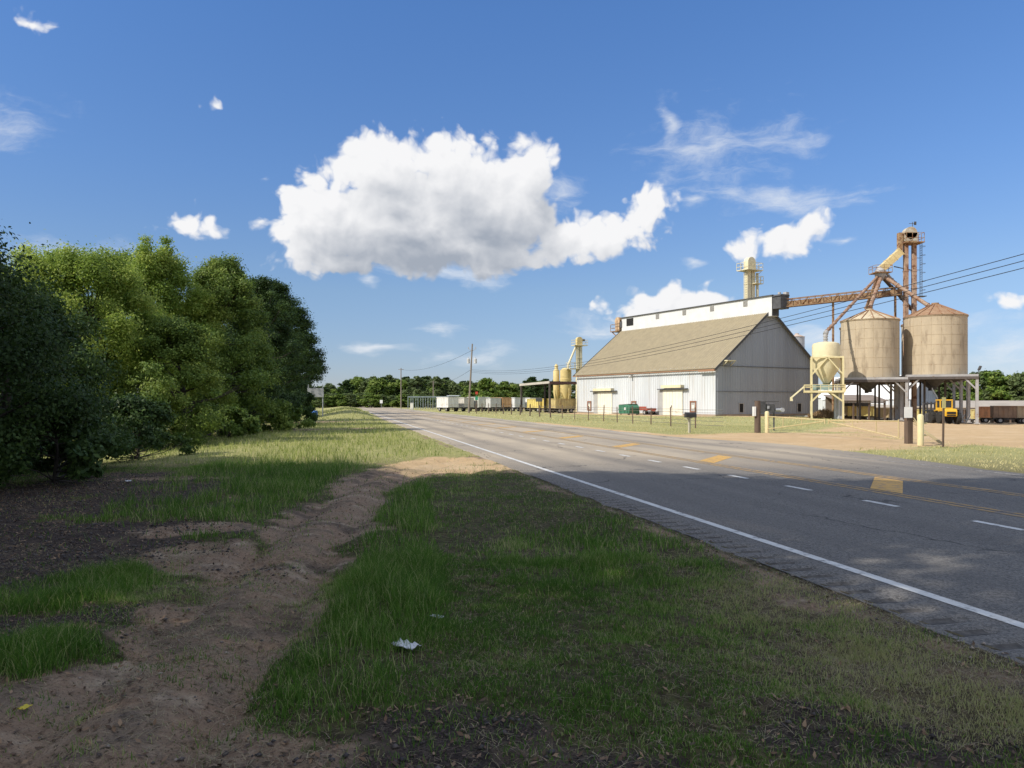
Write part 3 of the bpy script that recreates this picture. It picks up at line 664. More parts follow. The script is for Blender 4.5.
# ------------------------------------------------------------------ cream bucket elevator behind the warehouse ridge
def railing(mb, x0, y0, x1, y1, z, h=1.05, t=.05, n=3):
    cs_ = [(x0, y0), (x1, y0), (x1, y1), (x0, y1)]
    for i in range(4):
        a, b = cs_[i], cs_[(i + 1) % 4]
        for zz in (.5, h): mb.beam((*a, z + zz), (*b, z + zz), t)
        for k in range(n):
            f = k / n; mb.beam((a[0] + (b[0] - a[0]) * f, a[1] + (b[1] - a[1]) * f, z), (a[0] + (b[0] - a[0]) * f, a[1] + (b[1] - a[1]) * f, z + h), t)
p = W(20.6, 13.9)
el = thing('bucket_elevator', 'tall cream bucket elevator tower rising behind the warehouse ridge', 'elevator tower', (p[0], p[1], 0), BR)
ZT = Z(257, p[1])
m = MB(); m.box((-.42, 0, (ZT - 2) / 2), (.7, .62, ZT - 2)); m.box((.42, 0, (ZT - 2) / 2), (.7, .62, ZT - 2))
for k in range(8):
    for sx in (-.42, .42): m.box((sx, 0, 2 + k * 2.4), (.8, .72, .08))
m.build('trunk', M_CREAM, el)
m = MB(); m.box((0, 0, ZT - 1.35), (1.6, .85, .95)); m.cyl((0, -.42, ZT - .85), (0, .42, ZT - .85), .8, n=24); m.cyl((0, -.46, ZT - .85), (0, .46, ZT - .85), .25, n=12)
m.build('head', M_CREAM, el, smooth=True)
m = MB(); m.box((0, 0, ZT - 2.0), (3.0, 2.2, .12)); railing(m, -1.5, -1.1, 1.5, 1.1, ZT - 2.0); m.box((.95, -.2, ZT - 3.9), (1.5, 1.6, .1)); railing(m, .2, -1, 1.7, .6, ZT - 3.9)
m.beam((-.7, -.3, ZT - 3), (-1.4, -1, ZT - 2.05), .08); m.beam((.7, -.3, ZT - 3), (1.4, -1, ZT - 2.05), .08); m.build('platform', M_CREAM, el)
m = MB(); m.tube([(1.2, -.3, ZT - 2.3), (1.25, -.3, ZT - 4.6), (1.25, -.3, ZT - 6.2), (.6, -1.2, ZT - 7.6)], .2, n=10); m.build('spout', M_CREAM, el)
m = MB()
for sx in (-.2, .2): m.beam((-1.0, sx, 8), (-1.0, sx, ZT - 2), .045)
for k in range(int((ZT - 10) / .35)): m.beam((-1.0, -.2, 8 + k * .35), (-1.0, .2, 8 + k * .35), .03)
m.build('ladder', M_CREAM, el)

# grey bin peeping over the right roof slope
bx = G(797, 122)
gb = thing('grain_bin', 'grey steel bin with low cone roof peeping above the right roof slope of the warehouse', 'bin', bx)
m = MB(); zt = Z(337, 122) - bx.z; m.lathe([(1.15, 0), (1.15, zt)] , 28)
for k in range(12): m.lathe([(1.15, zt * (k + 1) / 13 - .04), (1.18, zt * (k + 1) / 13), (1.15, zt * (k + 1) / 13 + .04)], 28)
m.build('wall', M_GALV, gb, smooth=True)
m = MB(); m.lathe([(1.25, zt), (.3, zt + .4), (.3, zt + .55), (.02, zt + .6)], 28); m.build('roof', pm('pale_orange_roof', (.52, .44, .38), (.42, .30, .22), scale=1), gb)

# ------------------------------------------------------------------ silos
M_SILO = pm('weathered_tan_silo', (.49, .41, .29), (.38, .315, .225), scale=.8, stretch=(1.6, 1.6, .35), rough=.85, lo=.3, hi=.7, c3=(.23, .18, .125), s3=1.3, lo3=.53, hi3=.74, st3=(1.3, 1.3, .35), bump=.2)
M_SILOR = pm('rusty_silo_roof', (.33, .22, .13), (.26, .145, .085), scale=1.5, rough=.85, c3=(.5, .42, .3), s3=2.0, lo3=.58, hi3=.7)
M_SILOP = pm('pale_streaked_silo_roof', (.56, .5, .36), (.42, .32, .2), scale=1.2, rough=.8, c3=(.27, .15, .08), s3=2.2, lo3=.55, hi3=.66)
SY = 86.0
def silo(px, Y, r, pz0, pz1, peak, label, roofmat, hw=3.3, rz=-.31):
    """px,Y middle of the silo; pz0 platform height, pz1 eave, peak: heights above z=0"""
    b = G(px, Y)
    t = thing('silo', label, 'silo', b, rz, 'weathered tan silos on steel stilts')
    z0, z1, zp = pz0 - b.z, pz1 - b.z, peak - b.z; n = 48
    m = MB(); m.lathe([(r, z0), (r, z1)], n)
    wall = m.build('tank', M_SILO, t, smooth=True)
    m = MB()
    for k in range(1, 6):
        zz = z0 + (z1 - z0) * k / 6; m.lathe([(r, zz - .02), (r + .012, zz - .015), (r + .012, zz + .015), (r, zz + .02)], n)
    m.lathe([(r, z1 - .12), (r + .07, z1 - .1), (r + .07, z1 + .02), (r, z1 + .03)], n)
    for k in range(20):
        a = 2 * math.pi * k / 20
        m.box(((r - .004) * math.cos(a), (r - .004) * math.sin(a), (z0 + z1) / 2), (.02, .035, z1 - z0 - .05), rz=a)
    m.build('hoop', pm('tan_silo_seam', (.42, .34, .23), (.34, .27, .18), scale=1.5, c3=(.22, .13, .075), s3=2, lo3=.55, hi3=.65), wall)
    m = MB(); m.lathe([(r + .12, z1 + .0), (.38, zp - .25), (.38, zp - .05), (.02, zp)], n)
    ro = m.build('roof', roofmat, t)
    m = MB()
    for k in range(16):
        a = 2 * math.pi * k / 16; c, s = math.cos(a), math.sin(a)
        m.beam(((r + .1) * c, (r + .1) * s, z1 + .05), (.38 * c, .38 * s, zp - .2), .07, .07)
    m.build('roof_rib', pm('rusty_roof_rib', (.35, .22, .13), (.23, .11, .06), scale=1.5), ro)
    # stilts
    m = MB(); m.box((0, 0, z0 - .14), (2 * hw, 2 * hw, .24)); m.build('platform', M_GREYST, t)
    m = MB()
    for yy in (-hw, -hw / 3, hw / 3, hw): m.box((0, yy, z0 - .4), (2 * hw, .16, .28))
    for xx in (-hw, 0, hw): m.box((xx, 0, z0 - .38), (.15, 2 * hw, .24))
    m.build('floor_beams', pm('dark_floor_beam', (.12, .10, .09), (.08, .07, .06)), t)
    for xx in (-hw + .12, hw - .12):
        for yy in (-hw + .12, 0, hw - .12):
            m = MB(); m.box((xx, yy, (z0 - .5) / 2 - .15), (.26, .26, z0 - .2)); m.box((xx, yy, .06), (.5, .5, .12)); m.build('leg', M_GREYST, t)
        for (yy, sgn) in ((-hw + .12, 1), (hw - .12, -1)):
            m = MB(); sx = 1 if xx < 0 else -1
            m.beam((xx + sx * 1.15, yy, z0 - .45), (xx, yy, z0 - 1.7), .15, .15); m.build('knee_brace', M_GREYST, t)
    for xx in (-r * .33, r * .33):
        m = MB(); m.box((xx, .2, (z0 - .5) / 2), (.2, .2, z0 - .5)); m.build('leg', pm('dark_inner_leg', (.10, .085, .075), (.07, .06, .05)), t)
    m = MB(); m.lathe([(.3, z0 - 1.25), (1.0, z0 - .55)], 16, c=(0, 0, 0)); m.lathe([(.22, z0 - 1.6), (.22, z0 - 1.25)], 12); m.build('hopper_outlet', M_DARKM, t)
    return t
silo(869.8, SY, 2.98, Z(377, SY - 3.5), Z(318, SY - 3.2), Z(308.5, SY), 'front left tan silo with pale streaked cone roof beside the yellow hopper', M_SILOP)
silo(935.2, SY - .4, 3.12, Z(374, SY - 4), Z(314, SY - 3.6), Z(303, SY), 'front right tan silo with rusty brown cone roof, nearest the tractor', M_SILOR, 3.42)
silo(866.5, SY + 8.0, 2.98, Z(377, SY - 3.5), Z(318, SY - 3.2), Z(309, SY), 'rear tan silo mostly hidden behind the silo with the pale roof', M_SILOP)
silo(930, SY + 8.0, 3.12, Z(374, SY - 4), Z(314, SY - 3.6), Z(304, SY), 'rear tan silo mostly hidden behind the silo with the rusty roof', M_SILOR, 3.42)

# elevator tower between the silos, with distributor and spouts
TY = SY + 4.2
b = G(910, TY); zz = lambda py, Y=TY: Z(py, Y) - b.z
k_ = TY / F
tw = thing('elevator_tower', 'tall rusty twin-trunk elevator tower standing among the four silos', 'elevator tower', b)
xo = lambda px: (px - 910) * k_
for pxx in (905.8, 914.0):
    m = MB(); m.box((xo(pxx), 0, zz(243) / 2), (.44, .44, zz(243)))
    for k in range(9): m.box((xo(pxx), 0, 2 + k * 1.95), (.52, .52, .09))
    m.build('trunk', pm('rust_streaked_trunk', (.43, .32, .23), (.33, .19, .12), scale=1.5, stretch=(1, 1, .6), c3=RUST, s3=2, lo3=.5, hi3=.62), tw)
m = MB(); m.box((xo(909.5), 0, zz(237.5)), (1.55, .8, .95)); m.cyl((xo(909.5), -.4, zz(233.5)), (xo(909.5), .4, zz(233.5)), .72, n=24); m.build('head', pm('pale_head_casing', (.5, .48, .4), (.36, .27, .18), scale=2), tw, smooth=True)
m = MB(); pz = zz(243.5); m.box((xo(911), 0, pz), (2.2, 2.0, .12)); railing(m, xo(902.5), -.95, xo(920), .95, pz, 1.1, .045); m.build('platform', M_RUST, tw)
m = MB(); m.beam((xo(912.5), 0, zz(231)), (xo(912.5), 0, zz(222)), .05); m.beam((xo(909), 0, zz(223.5)), (xo(915.5), 0, zz(223.5)), .05); m.add([(xo(914), 0, zz(221.5)), (xo(916.5), 0, zz(221.5)), (xo(916.5), .03, zz(225)), (xo(914), .03, zz(225))], [(0, 1, 2, 3), (3, 2, 1, 0)]); m.build('weather_vane', M_DARKM, tw)
m = MB(); m.box((xo(899.8), 0, (zz(233) + zz(254)) / 2), (.42, .6, zz(233) - zz(254))); m.beam((xo(901), 0, zz(235.5)), (xo(906), 0, zz(235.5)), .5, .4); m.build('discharge_chute', M_RUST, tw)
m = MB()
lx = xo(921)
for yy in (-.22, .22): m.beam((lx, yy, zz(296)), (lx, yy, zz(243)), .05)
for k in range(22): m.beam((lx, -.22, zz(296) + k * .28), (lx, .22, zz(296) + k * .28), .03)
for k in range(6):
    hz = zz(290) + k * 1.02; m.tube([(lx, -.3, hz), (lx + .35, -.3, hz), (lx + .5, 0, hz), (lx + .35, .3, hz), (lx, .3, hz)], .02, n=4)
m.box((lx, 0, zz(296.5)), (.9, .9, .08)); m.beam((xo(914), 0, zz(296.5)), (lx, 0, zz(296.5)), .1)
for py in (258, 270, 284): m.beam((xo(914), 0, zz(py)), (lx, 0, zz(py)), .05)
m.build('caged_ladder', M_DARKM, tw)
m = MB(); m.beam((xo(894), 0, zz(266.5)), (xo(915), 0, zz(271)), .1); m.build('brace', M_DARKM, tw)
m = MB(); q0, q1 = Vector((xo(900), 0, zz(252))), Vector((xo(881.5), 0, zz(269))); m.beam(q0, q1, .75, .8); d_ = (q1 - q0)
for f in (0, .33, .66, 1): m.beam(q0 + d_ * (f - .015), q0 + d_ * (f + .015), .85, .92)
m.build('yellow_spout', pm('yellow_cream_spout', (.68, .56, .3), (.55, .42, .2), scale=1.5), tw)
# distributor hub and spouts: one thing hanging above the silos
ds = thing('grain_distributor', 'distributor hub with rusty spouts fanning down to the silos and the yellow hopper', 'distributor', (b.x + xo(880.5), TY, Z(273, TY)))
hx = lambda px: (px - 880.5) * k_; hz_ = lambda py: (273 - py) * k_
m = MB(); m.lathe([(.25, -.9), (.62, -.35), (.62, .2), (.4, .5), (.3, .75)], 18); m.build('hub', M_GREYST, ds)
m = MB(); m.box((0, 0, -.02), (1.9, 1.8, .1)); railing(m, -.95, -.9, .95, .9, 0, .8, .04, 2); m.build('platform', M_RUST, ds)
def spout(pts, r, mt, nm='spout'):
    m = MB(); m.tube(pts, r, n=10)
    for i in range(len(pts) - 1):
        for f in (.3, .65, .97):
            p0, p1 = Vector(pts[i]), Vector(pts[i + 1]); c = p0.lerp(p1, f); dd = (p1 - p0).normalized(); m.cyl(c - dd * .05, c + dd * .05, r * 1.3, n=10)
    m.build(nm, mt, ds, smooth=True)
M_SP = pm('rusty_spout', (.36, .27, .2), (.24, .13, .08), scale=1.5, c3=RUST, s3=2.5, lo3=.5, hi3=.64)
def LP(px, py, Y): return Vector(((px - 512) / F * Y, Y, Z(py, Y))) - ds.location
spout([(-.35, -.1, -.4), LP(833.5, 324, 83.5), LP(826.5, 331.5, 82.2)], .17, M_SP)
spout([LP(826.5, 331.5, 82.2), LP(825.5, 334, 82), LP(825.5, 342, 82)], .2, M_GREYST)
spout([(-.05, -.2, -.5), LP(869.8, 308, SY)], .22, M_SP)
spout([(.4, -.1, -.45), LP(929, 306, SY)], .22, M_SP)
spout([(.3, .2, -.45), LP(912, 309.5, SY + 6.5)], .2, pm('dark_spout', (.12, .09, .07), (.08, .06, .05)))
spout([(-.2, .3, -.45), LP(866, 309, SY + 8)], .2, M_SP)
spout([(.6, .1, .1), LP(896, 283, TY + .8), LP(908, 309, SY + 5)], .13, M_GREYST)

# conveyor bridge from ridge to tower
pA = Vector((*W(BW / 2, -1.2), Z(304.5, AY + 4))); pB = Vector((G(901, TY).x, TY, Z(290.5, TY)))
cb = thing('conveyor_bridge', 'long rusty inclined conveyor bridge from the warehouse ridge to the silo tower', 'conveyor', pA)
dv = pB - pA; u = dv.normalized(); sd = u.cross(Vector((0, 0, 1))).normalized(); up = sd.cross(u)
m = MB(); m.beam((0, 0, -.15), dv - Vector((0, 0, .15)), .75, .62); m.build('trough', M_RUST, cb)
m = MB()
for s in (-1, 1):
    for h in (-.5, .42): m.beam(sd * s * .46 + up * h, dv + sd * s * .46 + up * h, .07, .09)
    n_ = 16
    for k in range(n_ + 1):
        c = dv * (k / n_) + sd * s * .45; m.beam(c + up * -.5, c + up * .42, .05)
        if k < n_: m.beam(c + up * (-.5 if k % 2 else .42), dv * ((k + 1) / n_) + sd * s * .45 + up * (.42 if k % 2 else -.5), .045)
m.build('truss', pm('rusty_truss', (.33, .23, .13), (.22, .11, .06), scale=1.2), cb)
for (px, f) in ((835.5, .46), (894.5, .955)):
    c = dv * f; g0 = float(gz(*(pA + c).xy))
    m = MB(); m.beam((c.x, c.y, c.z - .45), (c.x, c.y, g0 - pA.z), .2); m.build('support_post', M_RUST, cb)

# ------------------------------------------------------------------ yellow hopper tank on its stand
HY = 82.0; b = G(826, HY); k_ = HY / F
hp = thing('hopper_tank', 'pale yellow hopper tank on a braced stand with railed platform left of the silos', 'hopper', b, R(-20))
hz = lambda py: Z(py, HY) - b.z; hx = lambda px: (px - 826) * k_
m = MB(); r = 13.2 * k_; m.lathe([(.28, hz(383.5)), (r, hz(368)), (r, hz(346)), (r * .93, hz(343.6)), (r * .6, hz(342.2)), (.1, hz(341.6))], 32); m.lathe([(r + .02, hz(358.3)), (r + .06, hz(358)), (r + .06, hz(357)), (r + .02, hz(356.7))], 32)
m.build('tank', pm('pale_yellow_tank', (.70, .63, .41), (.60, .52, .33), scale=1, rough=.6, c3=(.5, .38, .19), s3=1.5, lo3=.58, hi3=.75, st3=(1, 1, .3)), hp, smooth=True)
m = MB(); m.cyl((0, 0, hz(384)), (0, 0, hz(390)), .25); m.build('outlet', M_DARKM, hp)
for sx in (812.3, 841):
    for sy in (-1.5, 1.5):
        m = MB(); m.box((hx(sx), sy, hz(357) / 2), (.18, .18, hz(357))); m.build('leg', M_YEL, hp)
for sy in (-1.5, 1.5):
    m = MB(); m.beam((hx(812.3), sy, hz(358)), (hx(841), sy, hz(358)), .16)
    m.beam((hx(812.3), sy, hz(375)), (hx(827), sy, hz(358)), .16); m.beam((hx(841), sy, hz(375)), (hx(827), sy, hz(358)), .12); m.build('brace', M_YEL, hp)
    for q0_, q1_ in ((812.3, 821), (841, 829)):
        m = MB(); m.beam((hx(q0_), sy, hz(401.5)), (hx(q1_), sy, hz(392.5)), .16); m.build('knee_brace', M_YEL, hp)
for sx in (812.3, 841):
    m = MB(); m.beam((hx(sx), -1.5, hz(358)), (hx(sx), 1.5, hz(358)), .16); m.build('brace', M_YEL, hp)
m = MB(); m.box((hx(824), 0, hz(391.7)), (hx(843) - hx(805), 3.4, .22)); railing(m, hx(805.5), -1.65, hx(843), 1.65, hz(391.7), hz(385) - hz(391.7), .055, 5)
m.build('platform', M_YEL, hp)
m = MB(); m.box((hx(822), -.5, hz(387.5)), (2.0, .6, .5)); m.build('control_box', pm('green_grey_box', (.25, .34, .31), (.2, .27, .25)), hp)
m = MB(); m.beam((hx(806), -1.3, hz(386.2)), (hx(793.5), -1.3, hz(397.5)), .6, .16); m.beam((hx(793.6), -1.3, hz(397)), (hx(793.4), -1.3, hz(401)), .3, .1); m.build('chute', M_CREAM, hp)
m = MB()
for px, r_ in ((835, .16), (838, .2), (840.5, .16)): m.cyl((hx(px), .6, 0), (hx(px), .6, hz(392)), r_)
m.build('down_pipe', M_GALV, hp)

# ------------------------------------------------------------------ trees
def tree_mesh(rng, H, Rr, zb, ncl, nleaf, ls, base_r=.18, lean=(0, 0), top=.75, flat=1.0, spread=1.0, shoots=4):
    """returns crown arrays (co, faces, tint) and a trunk MB"""
    ph = rng.uniform(0, 6.28, 4)
    cl = []; ncl = int(ncl * 1.7)
    for i in range(ncl):
        f = rng.uniform(0, 1) ** .9
        z = zb + (H - zb) * f
        prof = max(.12, math.sin(math.pi * min(1, (.10 + .88 * f)) ** top)) ** .65
        th = rng.uniform(0, 6.283)
        lob = 1 + .22 * math.sin(2 * th + ph[0]) + .16 * math.sin(3 * th + ph[1] + f * 4) + .1 * math.sin(5 * th + ph[2] - f * 5)
        rr = Rr * prof * lob * math.sqrt(rng.uniform(.18, 1.0))
        cl.append((rr * math.cos(th) + lean[0] * f * H, rr * math.sin(th) + lean[1] * f * H, z, Rr * rng.uniform(.085, .25)))
    for q in range(shoots):                                        # uneven leading shoots
        th = rng.uniform(0, 6.283); r0 = Rr * rng.uniform(.1, .55); hh_ = H * rng.uniform(.0, .085)
        for w_ in range(4): cl.append((r0 * math.cos(th) + lean[0] * H, r0 * math.sin(th) + lean[1] * H, H * .88 + hh_ * w_ / 1.5, Rr * (.2 - .035 * w_)))
    ncl = len(cl); cl = np.array(cl); cl[:, 2] = zb + (cl[:, 2] - zb) * (H - zb - .12 * Rr) / (H - zb)
    pr = cl[:, 3] ** 2.2; pr /= pr.sum()
    ci = rng.choice(ncl, nleaf, p=pr)
    d = rng.normal(size=(nleaf, 3)); d /= np.linalg.norm(d, axis=1)[:, None]
    rad = cl[ci, 3] * rng.uniform(0, 1, nleaf) ** .42 * (1 + .25 * rng.normal(size=nleaf).clip(-1, 1.8))
    p = cl[ci, :3] + d * rad[:, None] * np.array([spread, spread, .72 * flat])
    # twigs: leaves drawn out in short sprays so that the outline is ragged
    nsp = int(nleaf * .22); k = rng.integers(0, nleaf, nsp)
    base = cl[ci[k], :3]; out = p[k] - base; q_ = rng.uniform(1.05, 1.5, nsp)[:, None]; p[k] = base + out * q_ + np.array([0, 0, .35]) * (q_ - 1) * np.linalg.norm(out, axis=1)[:, None]
    p[:, 2] = np.maximum(p[:, 2], .05)
    oc = p - np.array([lean[0] * H * .5, lean[1] * H * .5, H * .45]); oc /= np.linalg.norm(oc, axis=1)[:, None] + 1e-6
    rad = np.minimum(rad, 1.35 * cl[ci, 3])
    nrm = .7 * rng.normal(size=(nleaf, 3)) + .6 * d + .55 * oc + np.array([0, 0, .35]); nrm /= np.linalg.norm(nrm, axis=1)[:, None]
    t = np.cross(nrm, rng.normal(size=(nleaf, 3))); t /= np.linalg.norm(t, axis=1)[:, None] + 1e-9; b = np.cross(nrm, t)
    L = ls * rng.uniform(.6, 1.35, nleaf)[:, None]
    co = np.stack([p - t * L * .5, p + b * L * .27 + nrm * L * .07, p + t * L * .5, p - b * L * .27 + nrm * L * .07], 1).reshape(-1, 3)
    fc = np.arange(nleaf * 4).reshape(-1, 4)
    ct = rng.uniform(0, 1, ncl)
    tint = np.repeat((ct[ci] * .55 + rng.uniform(0, 1, nleaf) * .45 + .12 * rng.normal(size=nleaf)).clip(0, 1), 4)
    m = MB(); hh = H * .72
    tp = [(lean[0] * H * f + .06 * H * math.sin(ph[3] + f * 3) * f, lean[1] * H * f + .05 * H * math.cos(ph[2] + f * 2.4) * f, hh * f) for f in (0, .06, .25, .5, .75, 1)]
    m.tube(tp, [base_r * 1.45, base_r, base_r * .85, base_r * .65, base_r * .42, base_r * .16], n=9)
    for i in range(min(ncl, 46)):
        c = cl[i]; f0 = max(.08, min(.9, (c[2] - .35 * math.hypot(c[0], c[1])) / hh)) ; f0 = min(f0, .95)
        j = f0 * 5; q = int(min(4, j)); a = Vector(tp[q]).lerp(Vector(tp[q + 1]), j - q) if False else None
        zt = hh * f0
        for q in range(5):
            if tp[q + 1][2] >= zt: break
        a = Vector(tp[q]).lerp(Vector(tp[q + 1]), (zt - tp[q][2]) / max(1e-3, tp[q + 1][2] - tp[q][2]))
        e = Vector(c[:3]); mid = a.lerp(e, .5) + Vector((0, 0, -.06 * (e - a).length + .1 * rng.normal()))
        rb = base_r * .42 * (1 - f0 * .6); m.tube([a, mid, e], [rb, rb * .6, rb * .18], n=5)
    return co, fc, tint, m
def tree(name, label, loc, H, Rr, zb, ncl, nleaf, ls, mat, seed, group=None, cat='tree', base_r=.18, rz=0, **kw):
    rng = np.random.default_rng(seed)
    co, fc, ti, tm = tree_mesh(rng, H, Rr, zb, ncl, nleaf, ls, base_r, **kw)
    t = thing(name, label, cat, loc, rz, group)
    np_mesh('crown', co, fc, mat, {'tint': ti}, t)
    tm.build('trunk', BARK, t, smooth=True)
    return t
def shrub(label, loc, H, Rr, nleaf, ls, mat, seed, group=None):
    return tree('shrub', label, loc, H, Rr, .12, 26, nleaf, ls, mat, seed, group, 'shrub', base_r=.05, top=.6)
def GXY(x, y): return Vector((x, y, float(gz(x, y)) - .05))

LG = 'trees and bushes along the left side'
tree('tall_tree', 'dark tree beyond the grey road sign at the very end of the left line', GXY(-34.5, 122), 13.0, 4.2, .3, 70, 22000, .34, LEAF_B, 15, LG, base_r=.3)
T = []
tree('near_tree', 'dark tree with low branches at the far left edge of the photo, nearest the camera', GXY(-11.4, 14.5), 5.9, 2.9, .25, 95, 85000, .085, LEAF_B, 1, LG)
tree('near_tree', 'dark leafy tree right behind the nearest left tree, its foliage reaching the ground', GXY(-13.0, 19.5), 5.0, 2.8, .2, 80, 65000, .10, LEAF_B, 2, LG)
tree('broad_tree', 'sunlit yellow-green tree, second from the left, in front of the tall tree line', GXY(-16.9, 30.5), 8.0, 3.3, 1.2, 80, 100000, .105, LEAF_Y, 3, LG, base_r=.2)
tree('broad_tree', 'bushy green tree standing low before the yellow-green tree, dark at its foot', GXY(-13.6, 31.5), 5.4, 2.5, .3, 60, 60000, .105, LEAF_A, 4, LG)
tree('tall_tree', 'tall sunlit tree whose crown tops out left of the big cloud', GXY(-17.6, 38), 9.8, 3.3, 1.5, 90, 100000, .125, LEAF_Y, 5, LG, base_r=.24)
tree('tall_tree', 'tall green tree with rounded top just right of the sunlit tree', GXY(-15.6, 41.5), 9.8, 3.0, 1.5, 85, 90000, .125, LEAF_A, 6, LG, base_r=.24)
tree('tall_tree', 'dark green tree filling the middle of the left tree line', GXY(-19.9, 53), 11.3, 3.5, .6, 90, 75000, .15, LEAF_B, 7, LG, base_r=.28)
tree('tall_tree', 'dark tree with flat shoulders before the last trees of the left line', GXY(-21.6, 66), 12.6, 3.7, .6, 90, 70000, .18, LEAF_B, 8, LG, base_r=.28)
tree('tall_tree', 'big dark tree second from the right end of the left tree line', GXY(-25.6, 82), 15.0, 4.0, .6, 100, 70000, .2, LEAF_B, 9, LG, base_r=.32)
tree('tall_tree', 'big dark tree at the right end of the left tree line beside the road sign', GXY(-29.5, 101), 15.6, 5.0, .5, 100, 65000, .22, LEAF_B, 10, LG, base_r=.32)
tree('tall_tree', 'dark tree half hidden behind the end tree of the left line', GXY(-33.5, 106), 16.8, 5, .5, 80, 26000, .32, LEAF_B, 11, LG, base_r=.32)
tree('tall_tree', 'leafy tree standing behind the gap between the two tall sunlit trees', GXY(-21.5, 43), 10.3, 3.4, .8, 80, 60000, .14, LEAF_A, 16, LG, base_r=.24)
tree('tall_tree', 'pale green tree behind the yellow-green tree at the left', GXY(-22.5, 37), 9.3, 3.6, .8, 80, 60000, .13, LEAF_Y, 17, LG, base_r=.22)
tree('low_tree', 'low dark tree tucked under the middle of the left tree line', GXY(-17.2, 46), 6.0, 2.8, .3, 50, 40000, .13, LEAF_B, 12, LG)
tree('low_tree', 'small dark tree at the left of the sandy opening in the tree line', GXY(-19.5, 33), 6.8, 3.2, 1.0, 60, 50000, .11, LEAF_B, 13, LG)
for i, (x_, y_, h_, r_, n_, mt, lb) in enumerate((
        (-9.4, 15.8, 1.9, 1.3, 11000, LEAF_B, 'dark shrub at the foot of the nearest left tree'),
        (-11.4, 23.5, 2.0, 1.5, 11000, LEAF_B, 'dark shrub between the nearest left tree and the yellow-green tree'),
        (-14.4, 29.0, 2.3, 1.7, 12000, LEAF_B, 'dark shrub under the yellow-green tree'),
        (-13.6, 37.0, 1.7, 1.5, 9000, LEAF_A, 'green shrub at the foot of the tall sunlit tree'),
        (-13.0, 43.5, 1.8, 1.4, 9000, LEAF_A, 'sunlit shrub beside the sandy opening in the tree line'),
        (-16.0, 57.0, 2.6, 2.0, 9000, LEAF_B, 'dark shrub in front of the middle of the tree line'),
        (-20.8, 66.0, 3.0, 2.2, 9000, LEAF_B, 'broad dark shrub before the flat-shouldered tree'),
        (-25.6, 79.0, 3.4, 2.4, 9000, LEAF_B, 'broad dark shrub below the big trees of the left line'),
        (-28.2, 97.0, 3.6, 2.2, 8000, LEAF_B, 'dark shrub just left of the grey road sign'))):
    shrub(lb, GXY(x_, y_), h_, r_, n_, .12 if y_ < 30 else .17 if y_ < 60 else .25, mt, 40 + i, 'shrubs along the left tree line')
# tall trees left of and behind the camera: outside the frame, they shade the foreground
SHADE = [(-15.5, 6.0, 20.3), (-12.2, 3.0, 21.5), (-13, -4, 20), (-20.5, 9.3, 15.8), (-25, 12, 14)]
st = None
for i, (x_, y_, h_) in enumerate(SHADE):
    lb = 'tall leafy shade tree growing left of and behind the viewpoint'
    if st is None: st = tree('shade_tree', lb, GXY(x_, y_), 19, 5.2, 2.0, 120, 22000, .40, LEAF_B, 60, 'shade trees behind the viewpoint', base_r=.38)
    else: dup(st, GXY(x_, y_), i * 1.3, lb, (1, 1, h_ / 19))

# far wood: individual trees, copies of a few kinds
protos = []
for i, (h_, r_, zb, mt, top) in enumerate(((9.5, 3.0, 1.0, LEAF_F, .8), (11, 2.8, 2.0, LEAF_F, .8), (8.5, 3.4, .5, LEAF_A, .7), (10.5, 2.5, 1.5, LEAF_B, .9))):
    rng = np.random.default_rng(100 + i); protos.append((h_, r_, zb, mt, top))
PT = {}
def far_tree(i, name, label, x_, y_, h, group, wscale=1):
    h_, r_, zb, mt, top = protos[i]; g = GXY(x_, y_); s = h / h_
    if i not in PT:
        PT[i] = tree(name, label, g, h_, r_, zb, 70, 9000, .5, mt, 200 + i, group, base_r=.2, top=top, shoots=0)
        PT[i].scale = (s * wscale, s * wscale, s); return PT[i]
    r = dup(PT[i], g, random.uniform(0, 6.28), label, (s * wscale, s * wscale, s)); r.name = name; r['group'] = group
    return r
rnd = random.Random(5)
for k in range(-6, 46):                                               # wood beyond the end of the road
    px = 330 + k * 5.0 + rnd.uniform(-2, 2); Y = 262 + 16 * math.sin(k * 1.7) + rnd.uniform(-14, 22)
    top = 381 - 3.2 * math.sin((px - 330) / 38) - rnd.uniform(-1.5, 4) + (5 if px < 345 else 0)
    far_tree(k % 4, 'far_tree', 'green tree in the dense far wood beyond the end of the road', (px - 512) / F * Y, Y, Z(top, Y), 'trees of the far wood', 1.35)
for k in range(-5, 20):                                               # lower scrub in front of it
    px = 335 + k * 5.2; Y = 228 + rnd.uniform(-12, 12)
    far_tree((k + 1) % 3, 'far_scrub_tree', 'low scrub tree along the front of the far wood', (px - 512) / F * Y, Y, rnd.uniform(2.5, 4.6), 'scrub along the far wood', 1.9)
for (i, px, Y, top, w, lb) in ((2, 487, 170, 377.5, 1.2, 'rounded yellow-green tree behind the row of wagons'), (2, 505, 176, 381, 1.2, 'smaller rounded tree right of the yellow-green one behind the wagons'),
                            (2, 470, 180, 385, 1.3, 'low rounded tree behind the utility pole'), (3, 532, 200, 376.5, 1.4, 'dark tree showing above the lean-to roof'),
                            (3, 545, 205, 378.5, 1.4, 'dark tree just left of the slim yellow tank'), (0, 519, 210, 384, 1.5, 'grey-green tree at the left of the lean-to'), (0, 558, 215, 381, 1.4, 'green tree behind the yellow tanks'), (1, 575, 215, 383, 1.4, 'green tree behind the left end of the warehouse')):
    t = far_tree(i, 'field_tree', lb, (px - 512) / F * Y, Y, Z(top, Y), 'trees behind the wagons', w)
